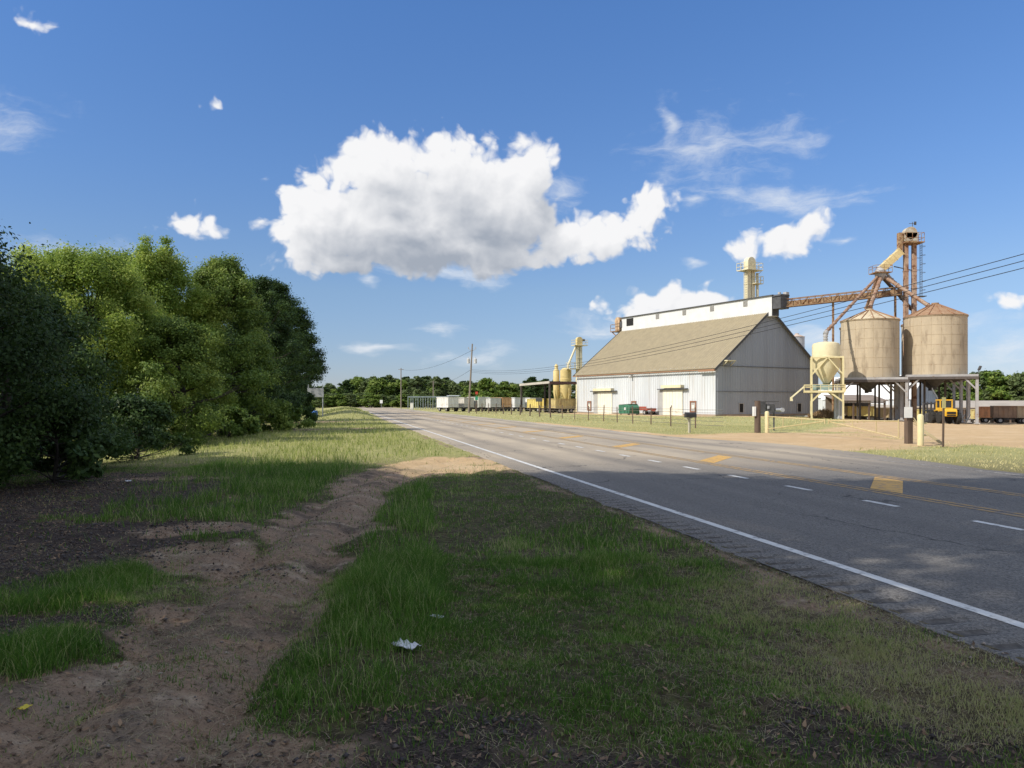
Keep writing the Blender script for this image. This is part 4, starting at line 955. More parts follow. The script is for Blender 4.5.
for k in range(30):                                                   # wood behind the silos
    px = 838 + k * 8.6 + rnd.uniform(-3, 3); Y = 165 + rnd.uniform(-8, 22)
    top = 377 - rnd.uniform(-3.5, 4.5) - (2.5 if 980 < px < 1000 or px > 1010 else 0); x_ = (px - 512) / F * Y
    far_tree((0, 1, 2, 0)[k % 4], 'yard_wood_tree', 'green tree in the wood behind the silos and long shed', x_, Y, Z(top, Y) - float(gz(x_, Y)), 'trees behind the silos', 1.2)

# ------------------------------------------------------------------ fence, posts, gates, mailbox along the far side of the road
M_WIRE = pm('fence_wire', (.22, .2, .18), (.14, .12, .1), scale=5)
def road_pt(o, a): x_, y_ = road_xy(o, a); return Vector((x_, y_, float(gz(x_, y_))))
fence = thing('wire_fence', 'wire stock fence on thin rusty posts along the far verge before the warehouse', 'fence', road_pt(22, 40))
F0 = Vector(fence.location); fa = [44.9, 48.6, 52.0, 55.5, 58.9, 62.2, 66.3, 70.4, 74.6, 79, 83.5, 88, 93, 98, 103, 108, 113.5, 119, 125, 131, 137, 144, 151, 158, 166, 175, 184, 194, 205]
rnd = random.Random(3)
for a in fa:
    q = road_pt(22, a) - F0; m = MB(); lx_ = rnd.uniform(-.05, .05)
    if a < 75: m.beam(q, q + Vector((lx_, lx_, 1.28 + rnd.uniform(-.05, .1))), .07)
    else: m.cyl(q, q + Vector((lx_, 0, 1.35 + rnd.uniform(-.1, .15))), .075, .06, n=7)
    m.build('fence_post', M_WOODP if a > 75 else pm('rusty_fence_post', (.13, .09, .07), (.2, .13, .09), scale=3), fence)
m = MB()
for h in (.25, .5, .75, 1.0, 1.18): m.tube([road_pt(22, a) - F0 + Vector((0, 0, h - .03 * (i % 2))) for i, a in enumerate([41.3] + fa)], .012, n=4)
m.build('fence_wire', M_WIRE, fence)
# meter post, bollards, gates
gp0, gp1 = G(767, 41.0), G(907, 30.4)
t = thing('meter_post', 'thick brown wooden post carrying a white meter box beside the left gate', 'post', G(757.5, 41))
m = MB(); m.cyl((0, 0, -.2), (0, 0, 1.72), .17, .155, n=12); m.build('post', M_WOODP, t)
m = MB(); m.box((-.2, -.08, 1.15), (.14, .22, .5)); m.build('meter_box', pm('white_meter_box', (.75, .75, .72), (.65, .65, .62)), t, bevel=.01)
t = thing('electrical_panel', 'rack of dark electrical boxes behind the wooden meter post', 'electrical panel', G(766, 44))
for sx in (-.5, .45):
    m = MB(); m.box((sx, 0, .75), (.07, .07, 1.5)); m.build('leg', M_DARKM, t)
m = MB(); m.box((-.3, -.1, 1.33), (.45, .22, .62)); m.box((.2, -.1, 1.28), (.42, .22, .5)); m.box((0, -.06, 1.68), (1.35, .35, .05)); m.build('cabinet', M_DARKM, t, bevel=.01)
m = MB(); m.box((.05, -.25, 1.35), (.12, .03, .16)); m.cyl((.5, -.1, 1.2), (.85, -.1, 1.2), .09); m.cyl((.85, -.1, 1.2), (.85, -.3, 1.2), .12); m.build('meter', M_GALV, t)
def bollard(loc, h, label):
    t = thing('bollard', label, 'bollard', loc, 0, 'yellow gate bollards')
    m = MB(); m.lathe([(.115, -.1), (.115, h - .05), (.08, h), (.01, h + .02)], 16); m.build('pipe', M_YEL, t, smooth=True)
    m = MB()
    for z_ in (.4, .85): m.cyl((.1, 0, z_), (.24, 0, z_), .03, n=8)
    m.build('hinge', M_YEL, t)
bollard(gp0, 1.15, 'yellow pipe bollard holding the left gate beside the wooden meter post')
bollard(G(920.5, 29.0), 1.18, 'yellow pipe bollard to the right of the white sign post')
def gate(p0, p1, label):
    d = p1 - p0; L = d.xy.length; t = thing('pipe_gate', label, 'gate', p0, math.atan2(d.y, d.x), 'yellow swing gates')
    m = MB(); r = .027
    m.tube([(.12, 0, .88), (L * .5, 0, .84), (L - .1, 0, .8)], r, n=8); m.tube([(.12, 0, .22), (L * .96, 0, .74)], r * .9, n=8)
    m.tube([(.12, 0, .2), (.12, 0, .95)], r, n=8); m.tube([(L - .1, 0, .62), (L - .1, 0, .86)], r, n=8)
    m.build('frame', pm('faded_gate_paint', (.56, .47, .26), (.46, .37, .19), scale=3), t, smooth=True)
    for f in (.30, .62):
        m = MB(); m.tube([(L * f, 0, .22 + f * .54), (L * f, 0, .85)], r * .8, n=8); m.build('upright', MATS['faded_gate_paint'], t)
mid = (gp0 + gp1) / 2
gate(gp0, mid + (gp0 - gp1).normalized() * .05, 'left leaf of the pale yellow pipe gate, hinged on the bollard by the meter post')
gate(gp1 + Vector((-.1, .3, 0)), mid + (gp1 - gp0).normalized() * .05, 'right leaf of the pale yellow pipe gate, ending at the white sign post')
t = thing('sign_post', 'weathered wooden gate post with a small blank white sign', 'sign post', gp1 + Vector((.06, 0, 0)))
m = MB(); m.box((0, 0, .65), (.24, .22, 1.5), rz=.2); m.build('post', M_WOODP, t, bevel=.02)
m = MB(); m.box((-.09, -.16, 1.24), (.32, .02, .42), rz=.05); m.build('sign_panel', pm('white_sign', (.8, .8, .78), (.7, .7, .68)), t)
t = thing('leaning_cable', 'pale ropes slanting from the gate post to the ground by the right bollard', 'rope', gp1 + Vector((.2, -.1, 0)))
for k in range(3):
    m = MB(); m.tube([(0, 0, 1.05 - k * .12), (.2 + k * .05, -.25, .55), (.55 + k * .06, -.75, .12), (.68 + k * .07, -.95, .0)], .022, n=6); m.build('strand', pm('pale_rope', (.42, .35, .2), (.32, .26, .15)), t)
t = thing('thin_post', 'thin rusty steel post with a small tag standing alone right of the gate', 'post', G(943, 28.2))
m = MB(); m.beam((0, 0, -.1), (.02, 0, 1.42), .06, .05); m.build('shaft', M_WOODP, t)
m = MB(); m.box((.01, -.04, 1.62), (.14, .012, .4)); m.build('tag_plate', pm('yellowish_tag', (.5, .45, .2), (.4, .36, .18)), t)
t = thing('mailbox', 'black rural mailbox on a thin pale post at the far roadside', 'mailbox', G(689.3, 41.2), R(35))
m = MB(); m.beam((0, 0, -.1), (0, 0, .8), .1); m.beam((-.25, 0, .76), (.2, 0, .8), .09, .05); m.build('post', pm('pale_mailbox_post', (.45, .42, .33), (.36, .33, .25)), t)
m = MB(); pr_ = [(-.13, 0), (.13, 0), (.13, .16)] + [(.13 * math.cos(a), .16 + .12 * math.sin(a)) for a in [i * math.pi / 8 for i in range(1, 8)]] + [(-.13, .16)]
m.prism(pr_, -.38, .22); mbx = m.build('box', pm('black_mailbox_paint', (.03, .03, .032), (.05, .05, .05), rough=.45), t)
mbx.location = (-.02, 0, .82); mbx.rotation_euler.z = R(70)
m = MB(); m.box((.14, -.1, .2), (.012, .1, .14)); m.build('flag', pm('white_flag', (.7, .68, .62), (.6, .58, .5)), mbx)

# ------------------------------------------------------------------ dumpster and red trailer in front of the warehouse
dg = pm('green_dumpster_paint', (.06, .2, .12), (.04, .13, .08), scale=1.5, rough=.5, c3=(.14, .1, .06), s3=2.5, lo3=.6, hi3=.7)
t = thing('dumpster', 'green steel dumpster with black lids in front of the warehouse wall', 'dumpster', G(629, 99.5), BR - R(90))
m = MB(); m.prism([(-1.15, .15), (1.0, .15), (1.15, .95), (.75, 1.35), (-1.15, 1.25)], -.8, .8); m.box((-1.2, 0, .7), (.12, 1.64, .1)); m.box((1.1, 0, .7), (.12, 1.64, .1))
for k in range(3): m.box((-.7 + k * .7, -.83, .65), (.08, .06, .95))
m.build('body', dg, t, bevel=.02)
for y_ in (-.4, .4):
    m = MB(); m.box((-.15, y_, 1.33), (1.9, .74, .05), rot=Matrix.Rotation(R(-3), 3, 'Y')); m.build('lid', M_BLK, t)
m = MB()
for x_ in (-.9, .8):
    for y_ in (-.6, .6): m.cyl((x_, y_ - .04, .09), (x_, y_ + .04, .09), .09)
m.build('caster', M_BLK, t)
m = MB(); m.box((.15, -.82, .8), (.4, .02, .3)); m.build('sticker', pm('white_sticker', (.7, .72, .7), (.6, .62, .6)), t)
t = thing('flatbed_trailer', 'rusty red flatbed trailer parked right of the green dumpster', 'trailer', G(645.5, 99), BR - R(90))
rdm = pm('faded_red_paint', (.36, .08, .055), (.26, .07, .05), scale=1.2, c3=RUST, s3=2)
m = MB(); m.box((0, 0, .72), (2.5, 1.5, .28)); m.box((-.1, -.7, .95), (2.2, .06, .25)); m.build('bed', rdm, t, bevel=.02)
m = MB(); m.beam((1.2, 0, .62), (1.9, 0, .5), .1); m.build('tongue', rdm, t)
for sx in (-.75, .7):
    for sy in (-.7, .7):
        m = MB(); m.cyl((sx, sy - .09, .32), (sx, sy + .09, .32), .32, n=18); m.cyl((sx, sy - .1, .32), (sx, sy + .1, .32), .16, n=12, m=1); m.build('wheel', [M_BLK, M_GREYST], t)

# ------------------------------------------------------------------ crop wagons
def wagon_proto(L=4.6, Wd=2.0, H=1.75):
    pass
def wagon(loc, rz, c, label, L=4.6, Wd=2.0, H=1.55, zb=.75, group='crop wagons in the yard', end=None, c2=None):
    nm = 'paint_%d_%d_%d' % tuple(int(v * 100) for v in c)
    mt = pm(nm, c, c2 or tuple(v * .8 for v in c), scale=1.0, rough=.6, c3=(.3, .17, .09), s3=1.6, lo3=.6, hi3=.72, st3=(1, 1, .5))
    t = thing('crop_wagon', label, 'wagon', loc, rz, group); hl, hw = L / 2, Wd / 2
    m = MB()
    for sy in (-1, 1):
        m.box((0, sy * hw, zb + H / 2), (L, .05, H))
        for k in range(8): m.box((-hl + .03 + k * (L - .06) / 7, sy * (hw + .05), zb + H / 2), (.07, .06, H))
        m.box((0, sy * (hw + .05), zb + H), (L + .1, .12, .1)); m.box((0, sy * (hw + .05), zb), (L + .1, .12, .1))
    for sx in (-1, 1):
        m.box((sx * hl, 0, zb + H / 2), (.05, Wd, H))
        for k in range(4): m.box((sx * (hl + .04), -hw + .04 + k * (Wd - .08) / 3, zb + H / 2), (.06, .07, H))
        m.box((sx * (hl + .04), 0, zb + H), (.1, Wd, .1)); m.box((sx * (hl + .04), 0, zb + .5), (.07, Wd, .06))
    m.box((0, 0, zb + .03), (L - .06, Wd - .06, .06))
    b = m.build('body', mt, t)
    m = MB(); m.box((hl + .06, 0, zb + .95), (.03, .7, .5)); m.build('end_door', end or M_GREYST, b)
    m = MB()
    for sy in (-.5, .5): m.box((0, sy * Wd * .7, zb - .14), (L, .1, .16))
    for sx in (-hl * .6, hl * .6): m.box((sx, 0, .4), (.1, Wd * .9, .1))
    m.beam((hl, 0, .5), (hl + 1.1, 0, .42), .09)
    m.build('chassis', M_DARKM, t)
    for sx in (-hl * .6, hl * .6):
        for sy in (-1, 1):
            m = MB(); y_ = sy * hw * .85; m.cyl((sx, y_ - .1, .38), (sx, y_ + .1, .38), .38, n=18); m.cyl((sx, y_ - .11, .38), (sx, y_ + .11, .38), .19, n=12, m=1)
            m.build('wheel', [M_BLK, M_GREYST], t)
    return t
WHT, TAN_, ORG, YLW, BRN = (.76, .75, .71), (.50, .44, .34), (.58, .36, .19), (.66, .54, .18), (.30, .20, .13)
RW = BR + R(90)                                                        # long side turned as the warehouse's wall
def wpx(px, Y): return G(px, Y)
wagon(wpx(447.5, 134), RW, WHT, 'white crop wagon at the left end of the row along the fence', L=4.6, Wd=1.9, H=1.7)
wagon(wpx(463.5, 136), RW, (.62, .59, .52), 'dull grey-tan crop wagon just left of the utility pole', L=4.2, Wd=1.8, H=1.65)
wagon(wpx(478, 137), RW, (.60, .60, .54), 'dingy off-white crop wagon just right of the utility pole', L=4.4, Wd=2.0, H=1.75)
wagon(wpx(490, 136), RW, (.62, .62, .60), 'grey crop wagon left of the orange wagon', L=4.2, Wd=2.0, H=1.6)
wagon(wpx(501.5, 137), RW, ORG, 'orange rusted crop wagon in the row by the fence', L=4.2, Wd=1.9, H=1.65)
wagon(wpx(513.5, 137), RW, (.68, .69, .70), 'white crop wagon with grey end right of the orange one', L=4.4, Wd=2.0, H=1.65)
wagon(wpx(527, 139), RW, WHT, 'clean white crop wagon behind the left post of the lean-to', L=5.6, Wd=2.0, H=1.6)
wagon(wpx(538, 125), RW, YLW, 'yellow crop wagon at the left under the lean-to', L=4.0, Wd=1.6, H=1.35)
wagon(wpx(547.5, 123), RW, (.64, .50, .15), 'yellow crop wagon in the middle under the lean-to', L=4.0, Wd=1.6, H=1.4)
wagon(wpx(562, 115.5), R(26), (.56, .45, .19), 'large yellow crop wagon nearest the warehouse corner under the lean-to', L=3.4, Wd=2.2, H=1.35, c2=(.42, .34, .17))
# wagons in the yard behind and right of the silos
wagon(G(861, 112), R(-25), (.62, .52, .20), 'yellow crop wagon seen under the left silo stand', L=3.4, Wd=2.0, H=1.3)
wagon(G(851, 114), R(60), (.34, .30, .24), 'dark tan crop wagon left of the yellow one under the silo stand', L=4, Wd=2, H=1.3)
wagon(G(882, 113), R(60), (.42, .34, .2), 'tan crop wagon behind the inner legs of the left silo stand', L=4, Wd=2, H=1.3)
wagon(G(912, 112), R(-25), (.58, .5, .2), 'yellow crop wagon behind the white gate sign', L=3.6, Wd=2.0, H=1.3)
wagon(G(980.5, 108), R(-22), (.62, .54, .24), 'pale yellow crop wagon left of the orange-red wagon at the right of the yard', L=2.6, Wd=2.0, H=1.2)
wagon(G(991.5, 101), R(-22), (.60, .28, .13), 'orange-red crop wagon at the right of the yard', L=2.6, Wd=2.0, H=1.35)
wagon(G(1009.5, 91), R(-24), BRN, 'dark brown slatted crop wagon at the right edge of the yard', L=3.5, Wd=2.0, H=1.3, c2=(.2, .13, .09))
wagon(G(1033, 90), R(-24), (.42, .33, .22), 'tan-brown crop wagon cut off by the right edge of the photo', L=3.4, Wd=2.0, H=1.3)

# ------------------------------------------------------------------ yellow wheel loader
LY = (.72, .42, .03); ly = pm('loader_yellow', LY, (.6, .34, .03), scale=2, rough=.45, c3=(.3, .2, .1), s3=3, lo3=.62, hi3=.72)
t = thing('wheel_loader', 'yellow wheel loader with black tyres parked under the right silo', 'loader', G(944.5, 76.5), R(80))
m = MB(); m.prism([(-1.75, .75), (.2, .75), (.2, 1.55), (-1.6, 1.5), (-1.8, 1.25)], -.55, .55); m.build('engine_hood', ly, t, bevel=.06)
m = MB(); m.box((-1.79, 0, 1.1), (.04, .8, .22)); m.box((-1.77, 0, .86), (.04, .8, .12)); m.build('grille', M_DARKIN, t)
m = MB(); m.box((.1, 0, 2.35), (1.2, 1.2, .12))
for sx in (-.45, .62):
    for sy in (-.54, .54): m.beam((sx, sy, 1.4), (sx * .95, sy, 2.3), .1)
m.box((.1, 0, 1.45), (1.15, 1.15, .3)); cbn = m.build('cab', ly, t, bevel=.02)
m = MB(); m.box((.08, 0, 1.92), (1.0, 1.02, .72)); m.build('cab_glass', pm('dark_glass', (.02, .025, .03), (.03, .035, .04), rough=.1, spec=.6), cbn)
for sx in (-1.1, 1.05):
    for sy in (-.78, .78):
        m = MB(); m.lathe([(.3, -.2), (.56, -.2), (.62, -.13), (.62, .13), (.56, .2), (.3, .2)], 24)
        for k in range(16):
            a = 2 * math.pi * k / 16; m.box((.62 * math.cos(a), .62 * math.sin(a), .07 * (-1) ** k), (.07, .08, .2), rz=a)
        w = m.build('wheel', M_BLK, t); w.rotation_euler = (R(90), 0, 0); w.location = (sx, sy, .62)
        m = MB(); m.lathe([(.28, -.12), (.3, .12), (.1, .16)], 16); m.build('rim', ly, w)
for sy in (-.4, .4):
    m = MB(); m.tube([(.55, sy, 1.45), (1.5, sy, 1.25), (2.2, sy, .55)], .1, n=8); m.build('lift_arm', ly, t)
m = MB(); m.prism([(2.1, .15), (3.0, .12), (3.05, .17), (2.25, .25), (2.2, .95), (2.1, 1.0)], -1.05, 1.05); m.build('bucket', M_DARKM, t)
m = MB(); m.cyl((-1.0, .3, 1.5), (-1.0, .3, 2.05), .05); m.build('exhaust', M_DARKM, t)
t = thing('disc_harrow', 'dark folded farm implement standing left of the yellow loader', 'farm implement', G(929, 80), R(20))
m = MB()
for z_ in (.5, 1.3, 2.0): m.beam((-.8, 0, z_), (.8, 0, z_), .14)
for x_ in (-.8, -.25, .3, .8): m.beam((x_, 0, .1), (x_, 0, 2.2), .12)
m.beam((-.8, 0, .1), (-.8, -1.0, .1), .14); m.beam((.8, 0, .1), (.8, -1.0, .1), .14); m.build('frame', M_DARKM, t)
for x_ in (-.6, -.05, .5):
    m = MB(); m.cyl((x_ - .03, -.35, .55), (x_ + .03, -.35, .55), .5, .42, n=18); m.build('disc', pm('dull_disc_steel', (.18, .17, .17), (.12, .1, .09)), t)
t = thing('scrap_rack', 'low dark rack of machine parts right of the yellow loader', 'rack', G(960, 80), R(-20))
m = MB()
for k in range(4): m.beam((-1.1 + k * .5, -.3, .05), (-.5 + k * .5, .3, 1.0), .09)
m.beam((-1.2, 0, .45), (1.2, 0, .5), .12); m.beam((-1.2, .3, .1), (1.2, .3, .1), .1); m.build('frame', M_DARKM, t)

# ------------------------------------------------------------------ barns and sheds behind the silos
def barn(name, label, loc, rz, L, Wd, ea, ri, wall, roofm, gable):
    t = thing(name, label, 'barn', loc, rz)
    sl_ = math.hypot(Wd / 2, ri - ea); c_, s_ = (Wd / 2) / sl_, (ri - ea) / sl_
    f = lambda q: ea + (ri - ea) / (Wd / 2) * min(q, Wd - q)
    m = MB(); m.corr((0, L, 0), (0, -1, 0), (-1, 0, 0), L, lambda q: -2, lambda q: ea, .5, .04); m.corr((Wd, 0, 0), (0, 1, 0), (1, 0, 0), L, lambda q: -2, lambda q: ea, .5, .04); m.build('wall', wall, t)
    m = MB(); m.corr((0, 0, 0), (1, 0, 0), (0, -1, 0), Wd, lambda q: -2, f, .5, .04); m.corr((Wd, L, 0), (-1, 0, 0), (0, 1, 0), Wd, lambda q: -2, f, .5, .04); m.build('gable_wall', gable, t)
    m = MB(); m.corr((0, L + .3, ea), (0, -1, 0), (-s_, 0, c_), L + .6, lambda q: -.3, lambda q: sl_, .5, .04, vdir=(c_, 0, s_)); m.corr((Wd, -.3, ea), (0, 1, 0), (s_, 0, c_), L + .6, lambda q: -.3, lambda q: sl_, .5, .04, vdir=(-c_, 0, s_)); m.build('roof', roofm, t)
    return t
M_WROOF = pm('white_barn_roof', (.78, .78, .77), (.68, .69, .69), scale=.6); M_BARN_SHADE = pm('shaded_barn_gable', (.30, .34, .38), (.24, .28, .32), scale=.6)  # barn gables' shade is put into their blue-grey colour
p = G(872, 132); barn('white_barn', 'white-roofed metal barn with shade-coloured blue-grey gable seen under the left silo', p, BR, 16, 8, Z(397, 132) - p.z, Z(384, 132) - p.z, M_WALL, M_WROOF, M_BARN_SHADE)
p = G(910, 120); barn('white_barn', 'white-roofed metal barn with shade-coloured blue-grey gable seen between the silo stands', p, BR, 16, 7, Z(398, 120) - p.z, Z(374, 120) - p.z, M_WALL, M_WROOF, M_BARN_SHADE)
# long open shed
def open_shed(label, p0, p1, depth, zt, zb_, nposts, roofm, rise=.8):
    d = p1 - p0; L = d.xy.length; t = thing('open_shed', label, 'shed', p0, math.atan2(d.y, d.x))
    e = zb_ - p0.z; m = MB(); q = zt - p0.z
    m.add([(-.3, -.3, e), (L + .3, -.3, e), (L + .3, depth, q), (-.3, depth, q), (-.3, -.3, e + .1), (L + .3, -.3, e + .1), (L + .3, depth, q + .1), (-.3, depth, q + .1)], [(0, 1, 2, 3), (7, 6, 5, 4), (0, 4, 5, 1), (1, 5, 6, 2), (2, 6, 7, 3), (3, 7, 4, 0)]); m.build('roof', roofm, t)
    m = MB(); m.box((L / 2, depth - .1, q / 2 - .6), (L, .1, q + 1.0)); m.build('back_wall', pm('shed_back_wall', (.22, .19, .16), (.16, .14, .12)), t)
    for k in range(nposts + 1):
        m = MB(); m.box((L * k / nposts, .1, e / 2 - .4), (.22, .22, e + .8)); m.build('post', M_WOODP, t)
    m = MB(); m.box((L / 2, .02, e - .16), (L, .1, .24)); m.build('beam', M_GREYST, t)
SHR = pm('grey_tan_shed_roof', (.42, .37, .31), (.34, .30, .25), scale=.5, stretch=(1, 1, 1))
open_shed('long low open shed with grey-tan roof running behind the silos to the right edge', G(836, 124), G(1075, 112), 8, Z(401.2, 122), Z(408, 115), 16, SHR)
open_shed('small open shed with brown roof under the left silo, before the white barn', G(838, 110), G(885, 110), 4.5, Z(395.5, 114), Z(401, 110), 3, pm('brown_shed_roof', (.26, .21, .17), (.19, .15, .12), scale=.6))
# mound of brush
t = thing('brush_pile', 'brown pile of dry husks heaped behind the left gate by the yellow stand', 'brush pile', G(824, 84))
rng = np.random.default_rng(77); n = 2600; th = rng.uniform(0, 6.283, n); rr = np.sqrt(rng.uniform(0, 1, n)); px_ = np.stack([rr * np.cos(th) * 1.7, rr * np.sin(th) * 1.0, (1 - rr ** 1.6) * .85 * rng.uniform(.6, 1.05, n)], 1)
v = rng.normal(size=(n, 3)) * .22; w = rng.normal(size=(n, 3)) * .05
co = np.stack([px_ - v, px_ + w, px_ + v, px_ - w], 1).reshape(-1, 3)
np_mesh('husks', co, np.arange(n * 4).reshape(-1, 4), pm('dry_husk', (.36, .25, .14), (.22, .14, .08), scale=3), None, t)
m = MB(); m.lathe([(1.7, 0), (1.3, .3), (.7, .6), (.1, .7)], 20); o_ = m.build('mound', pm('husk_mound', (.30, .21, .12), (.2, .13, .08), scale=3, bump=.6), t); o_.scale.y = .6

# ------------------------------------------------------------------ tanks and elevator left of the warehouse
YC = pm('butter_yellow_paint', (.68, .54, .24), (.58, .45, .2), scale=1, rough=.5, c3=(.45, .32, .15), s3=1.6, lo3=.6, hi3=.74)
Y0 = 132.0; k_ = Y0 / F
t = thing('slim_tank', 'slim yellow cyclone tank above the lean-to roof', 'tank', G(556.3, Y0))
m = MB(); r = 3.1 * k_; m.lathe([(r * .4, 1.5), (r, Z(392, Y0)), (r, Z(371, Y0)), (r * .55, Z(369, Y0)), (r * .55, Z(366.5, Y0)), (r * .7, Z(366.3, Y0)), (r * .2, Z(364, Y0))], 22); m.build('shell', YC, t, smooth=True)
for a in range(3):
    m = MB(); c, s = math.cos(a * 2.1), math.sin(a * 2.1); m.beam((r * c, r * s, 0), (r * c, r * s, Z(390, Y0)), .12); m.build('leg', YC, t)
t = thing('round_tank', 'wide yellow round tank beside the slim one above the lean-to roof', 'tank', G(565.8, Y0 - 1))
m = MB(); r = 5.6 * k_; m.lathe([(.3, 2.0), (r, Z(392, Y0)), (r, Z(370.5, Y0)), (r * .5, Z(368.3, Y0)), (.05, Z(368, Y0))], 28); m.lathe([(r, Z(380.2, Y0)), (r + .05, Z(380, Y0)), (r + .05, Z(379.3, Y0)), (r, Z(379, Y0))], 28); m.build('shell', YC, t, smooth=True)
for a in range(4):
    m = MB(); c, s = math.cos(a * 1.57 + .5), math.sin(a * 1.57 + .5); m.beam((r * c, r * s, 0), (r * c, r * s, Z(388, Y0)), .16); m.build('leg', YC, t)
Y1 = 130.0; b = G(579, Y1); k_ = Y1 / F
t = thing('leg_elevator', 'yellowish bucket elevator with slanting spout left of the warehouse', 'elevator tower', b, R(20)); zt = lambda py: Z(py, Y1) - b.z
m = MB(); m.box((-.28, 0, zt(347) / 2), (.42, .45, zt(347))); m.box((.28, 0, zt(347) / 2), (.42, .45, zt(347)))
for k in range(5): m.box((0, 0, 1.5 + k * 1.9), (1.05, .55, .07))
m.build('trunk', M_CREAM, t)
m = MB(); m.box((0, 0, zt(343.5)), (1.0, .65, 1.1)); m.cyl((0, -.33, zt(340)), (0, .33, zt(340)), .52, n=20); m.build('head', YC, t, smooth=True)
m = MB(); m.cyl((.5, 0, zt(340)), (1.05, 0, zt(340)), .2); m.build('motor', M_DARKM, t)
m = MB(); m.box((.1, 0, zt(345.5)), (2.4, 1.5, .1)); railing(m, -1.1, -.7, 1.3, .7, zt(345.5), .9, .04, 2); m.build('upper_platform', M_CREAM, t)
m = MB(); m.box((-.8, 0, zt(369)), (2.4, 1.6, .1)); railing(m, -2.0, -.8, .4, .8, zt(369), 1.05, .045, 3); m.build('lower_platform', M_CREAM, t)
m = MB(); m.tube([(-.45, 0, zt(345)), (-2.0, 0, zt(365)), (-2.05, 0, zt(369))], .17, n=10); m.build('spout', M_CREAM, t)

# ------------------------------------------------------------------ utility poles and wires
M_POLE = pm('grey_brown_pole', (.26, .22, .18), (.19, .16, .13), scale=1.5, stretch=(4, 4, .4), rough=.9)
pa, pb = G(468.6, 116), 10.9
t = thing('utility_pole', 'wooden utility pole with two transformer cans in front of the wagons', 'utility pole', pa)
m = MB(); m.tube([(0, 0, -.3), (.28, 0, 5), (.56, 0, Z(343.8, 116))], [.17, .14, .1], n=10); m.build('shaft', M_POLE, t)
for sx in (-.42, .75):
    m = MB(); zc = Z(361, 116); m.lathe([(.05, -.38), (.22, -.36), (.23, .3), (.16, .38), (.02, .4)], 16, c=(.45 + sx * .9 - .1, 0, zc)); m.cyl((.45 + sx * .9 - .1, 0, zc + .38), (.45 + sx * .9 - .1, 0, zc + .6), .05); m.build('transformer', pm('pale_grey_can', (.55, .56, .56), (.46, .47, .47)), t, smooth=True)
for sx in (-1, 1):
    m = MB(); zc = Z(349, 116); m.beam((.52, 0, zc - .35), (.52 + sx * .55, 0, zc + .05), .06); m.cyl((.52 + sx * .55, 0, zc), (.52 + sx * .55, 0, zc + .3), .06, .04, n=8); m.build('insulator_arm', M_GREYST, t)
t = thing('utility_pole', 'plain far wooden pole standing alone at the left by the road', 'utility pole', G(401, 200)); m = MB(); m.cyl((0, 0, -.3), (0, 0, Z(368, 200)), .17, .11, n=9); m.build('shaft', M_POLE, t)
m = MB(); m.beam((-.7, 0, Z(369.5, 200)), (.7, 0, Z(369.5, 200)), .1); m.build('crossarm', M_POLE, t)
t = thing('utility_pole', 'thin pole behind the open steel frame left of the wagons', 'utility pole', G(433.3, 230)); m = MB(); m.cyl((0, 0, -.3), (0, 0, Z(380.5, 230)), .2, .13, n=9); m.build('shaft', M_POLE, t)
m = MB(); m.beam((-.8, 0, Z(382, 230)), (.8, 0, Z(382, 230)), .12); m.build('crossarm', M_POLE, t)
rp_ = road_pt(19.6, 6); t = thing('utility_pole', 'roadside utility pole just outside the right edge of the photo', 'utility pole', rp_); m = MB(); m.cyl((0, 0, -.3), (0, 0, 10.5), .17, .11, n=10); m.build('shaft', M_POLE, t)
m = MB(); m.beam((-1, 0, 10.0), (1, 0, 10.0), .12); m.build('crossarm', M_POLE, t)
def wire(label, P0, P1, sag, r=.012, n=40, dip=None):
    pts = []
    for i in range(n + 1):
        f = i / n; q = P0.lerp(P1, f); q.z -= sag * 4 * f * (1 - f); pts.append(q)
    m = MB(); o0 = pts[0].copy(); m.tube([p - o0 for p in pts], r, n=5)
    o = m.build('overhead_wire', pm('black_cable', (.025, .025, .027), (.03, .03, .03)), None, loc=o0); tag(o, label, 'cable', 'overhead wires')
pole1 = lambda h: pa + Vector((.45, 0, h)); pole0 = lambda h: rp_ + Vector((0, 0, h))
for (h1, h0, sag, lb) in ((6.55, 6.72, 1.72, 'topmost of the three black cables crossing from the pole to the right edge'), (6.35, 6.52, 1.72, 'middle of the three black cables crossing from the pole to the right edge'), (6.15, 6.3, 1.70, 'lowest of the three black cables crossing from the pole to the right edge')):
    wire(lb, pole1(h1), pole0(h0), sag)
wire('thin wire running left from the transformer pole to the far plain pole', pole1(9.4), G(401, 200) + Vector((0, 0, Z(369.5, 200))), 1.2, .02)
wire('thin wire running left from the transformer pole to the thin far pole', pole1(6.6), G(433.3, 230) + Vector((0, 0, Z(382, 230))), 1.0, .02)

# ------------------------------------------------------------------ open steel frame, signs, far car
fr = thing('steel_frame', 'open grey-blue steel frame structure left of the white wagons', 'steel frame', G(408, 172)); q0 = Vector(fr.location)
fm = pm('pale_blue_grey_steel', (.24, .29, .30), (.18, .22, .23))
for i in range(9):
    for dy in (0, 5):
        g = G(408 + i * 5.0, 172) - q0 + Vector((0, dy, 0)); m = MB(); m.beam(g, g + Vector((0, 0, 2.75)), .14); m.build('column', fm, fr)
m = MB()
for dy in (0, 5): m.beam(Vector((0, dy, 2.8)), G(449, 172) - q0 + Vector((0, dy, 2.8)), .25)
for i in range(9): m.beam(G(408 + i * 5.0, 172) - q0 + Vector((0, 0, 2.8)), G(408 + i * 5.0, 172) - q0 + Vector((0, 5, 2.8)), .16)
m.build('beam', fm, fr)
m = MB(); e0 = G(448, 172) - q0; m.box(e0 + Vector((1.1, 2.5, 3.05)), (2.8, 5, .2)); m.build('roof_panel', pm('pale_roof_panel', (.55, .6, .66), (.46, .5, .56)), fr)
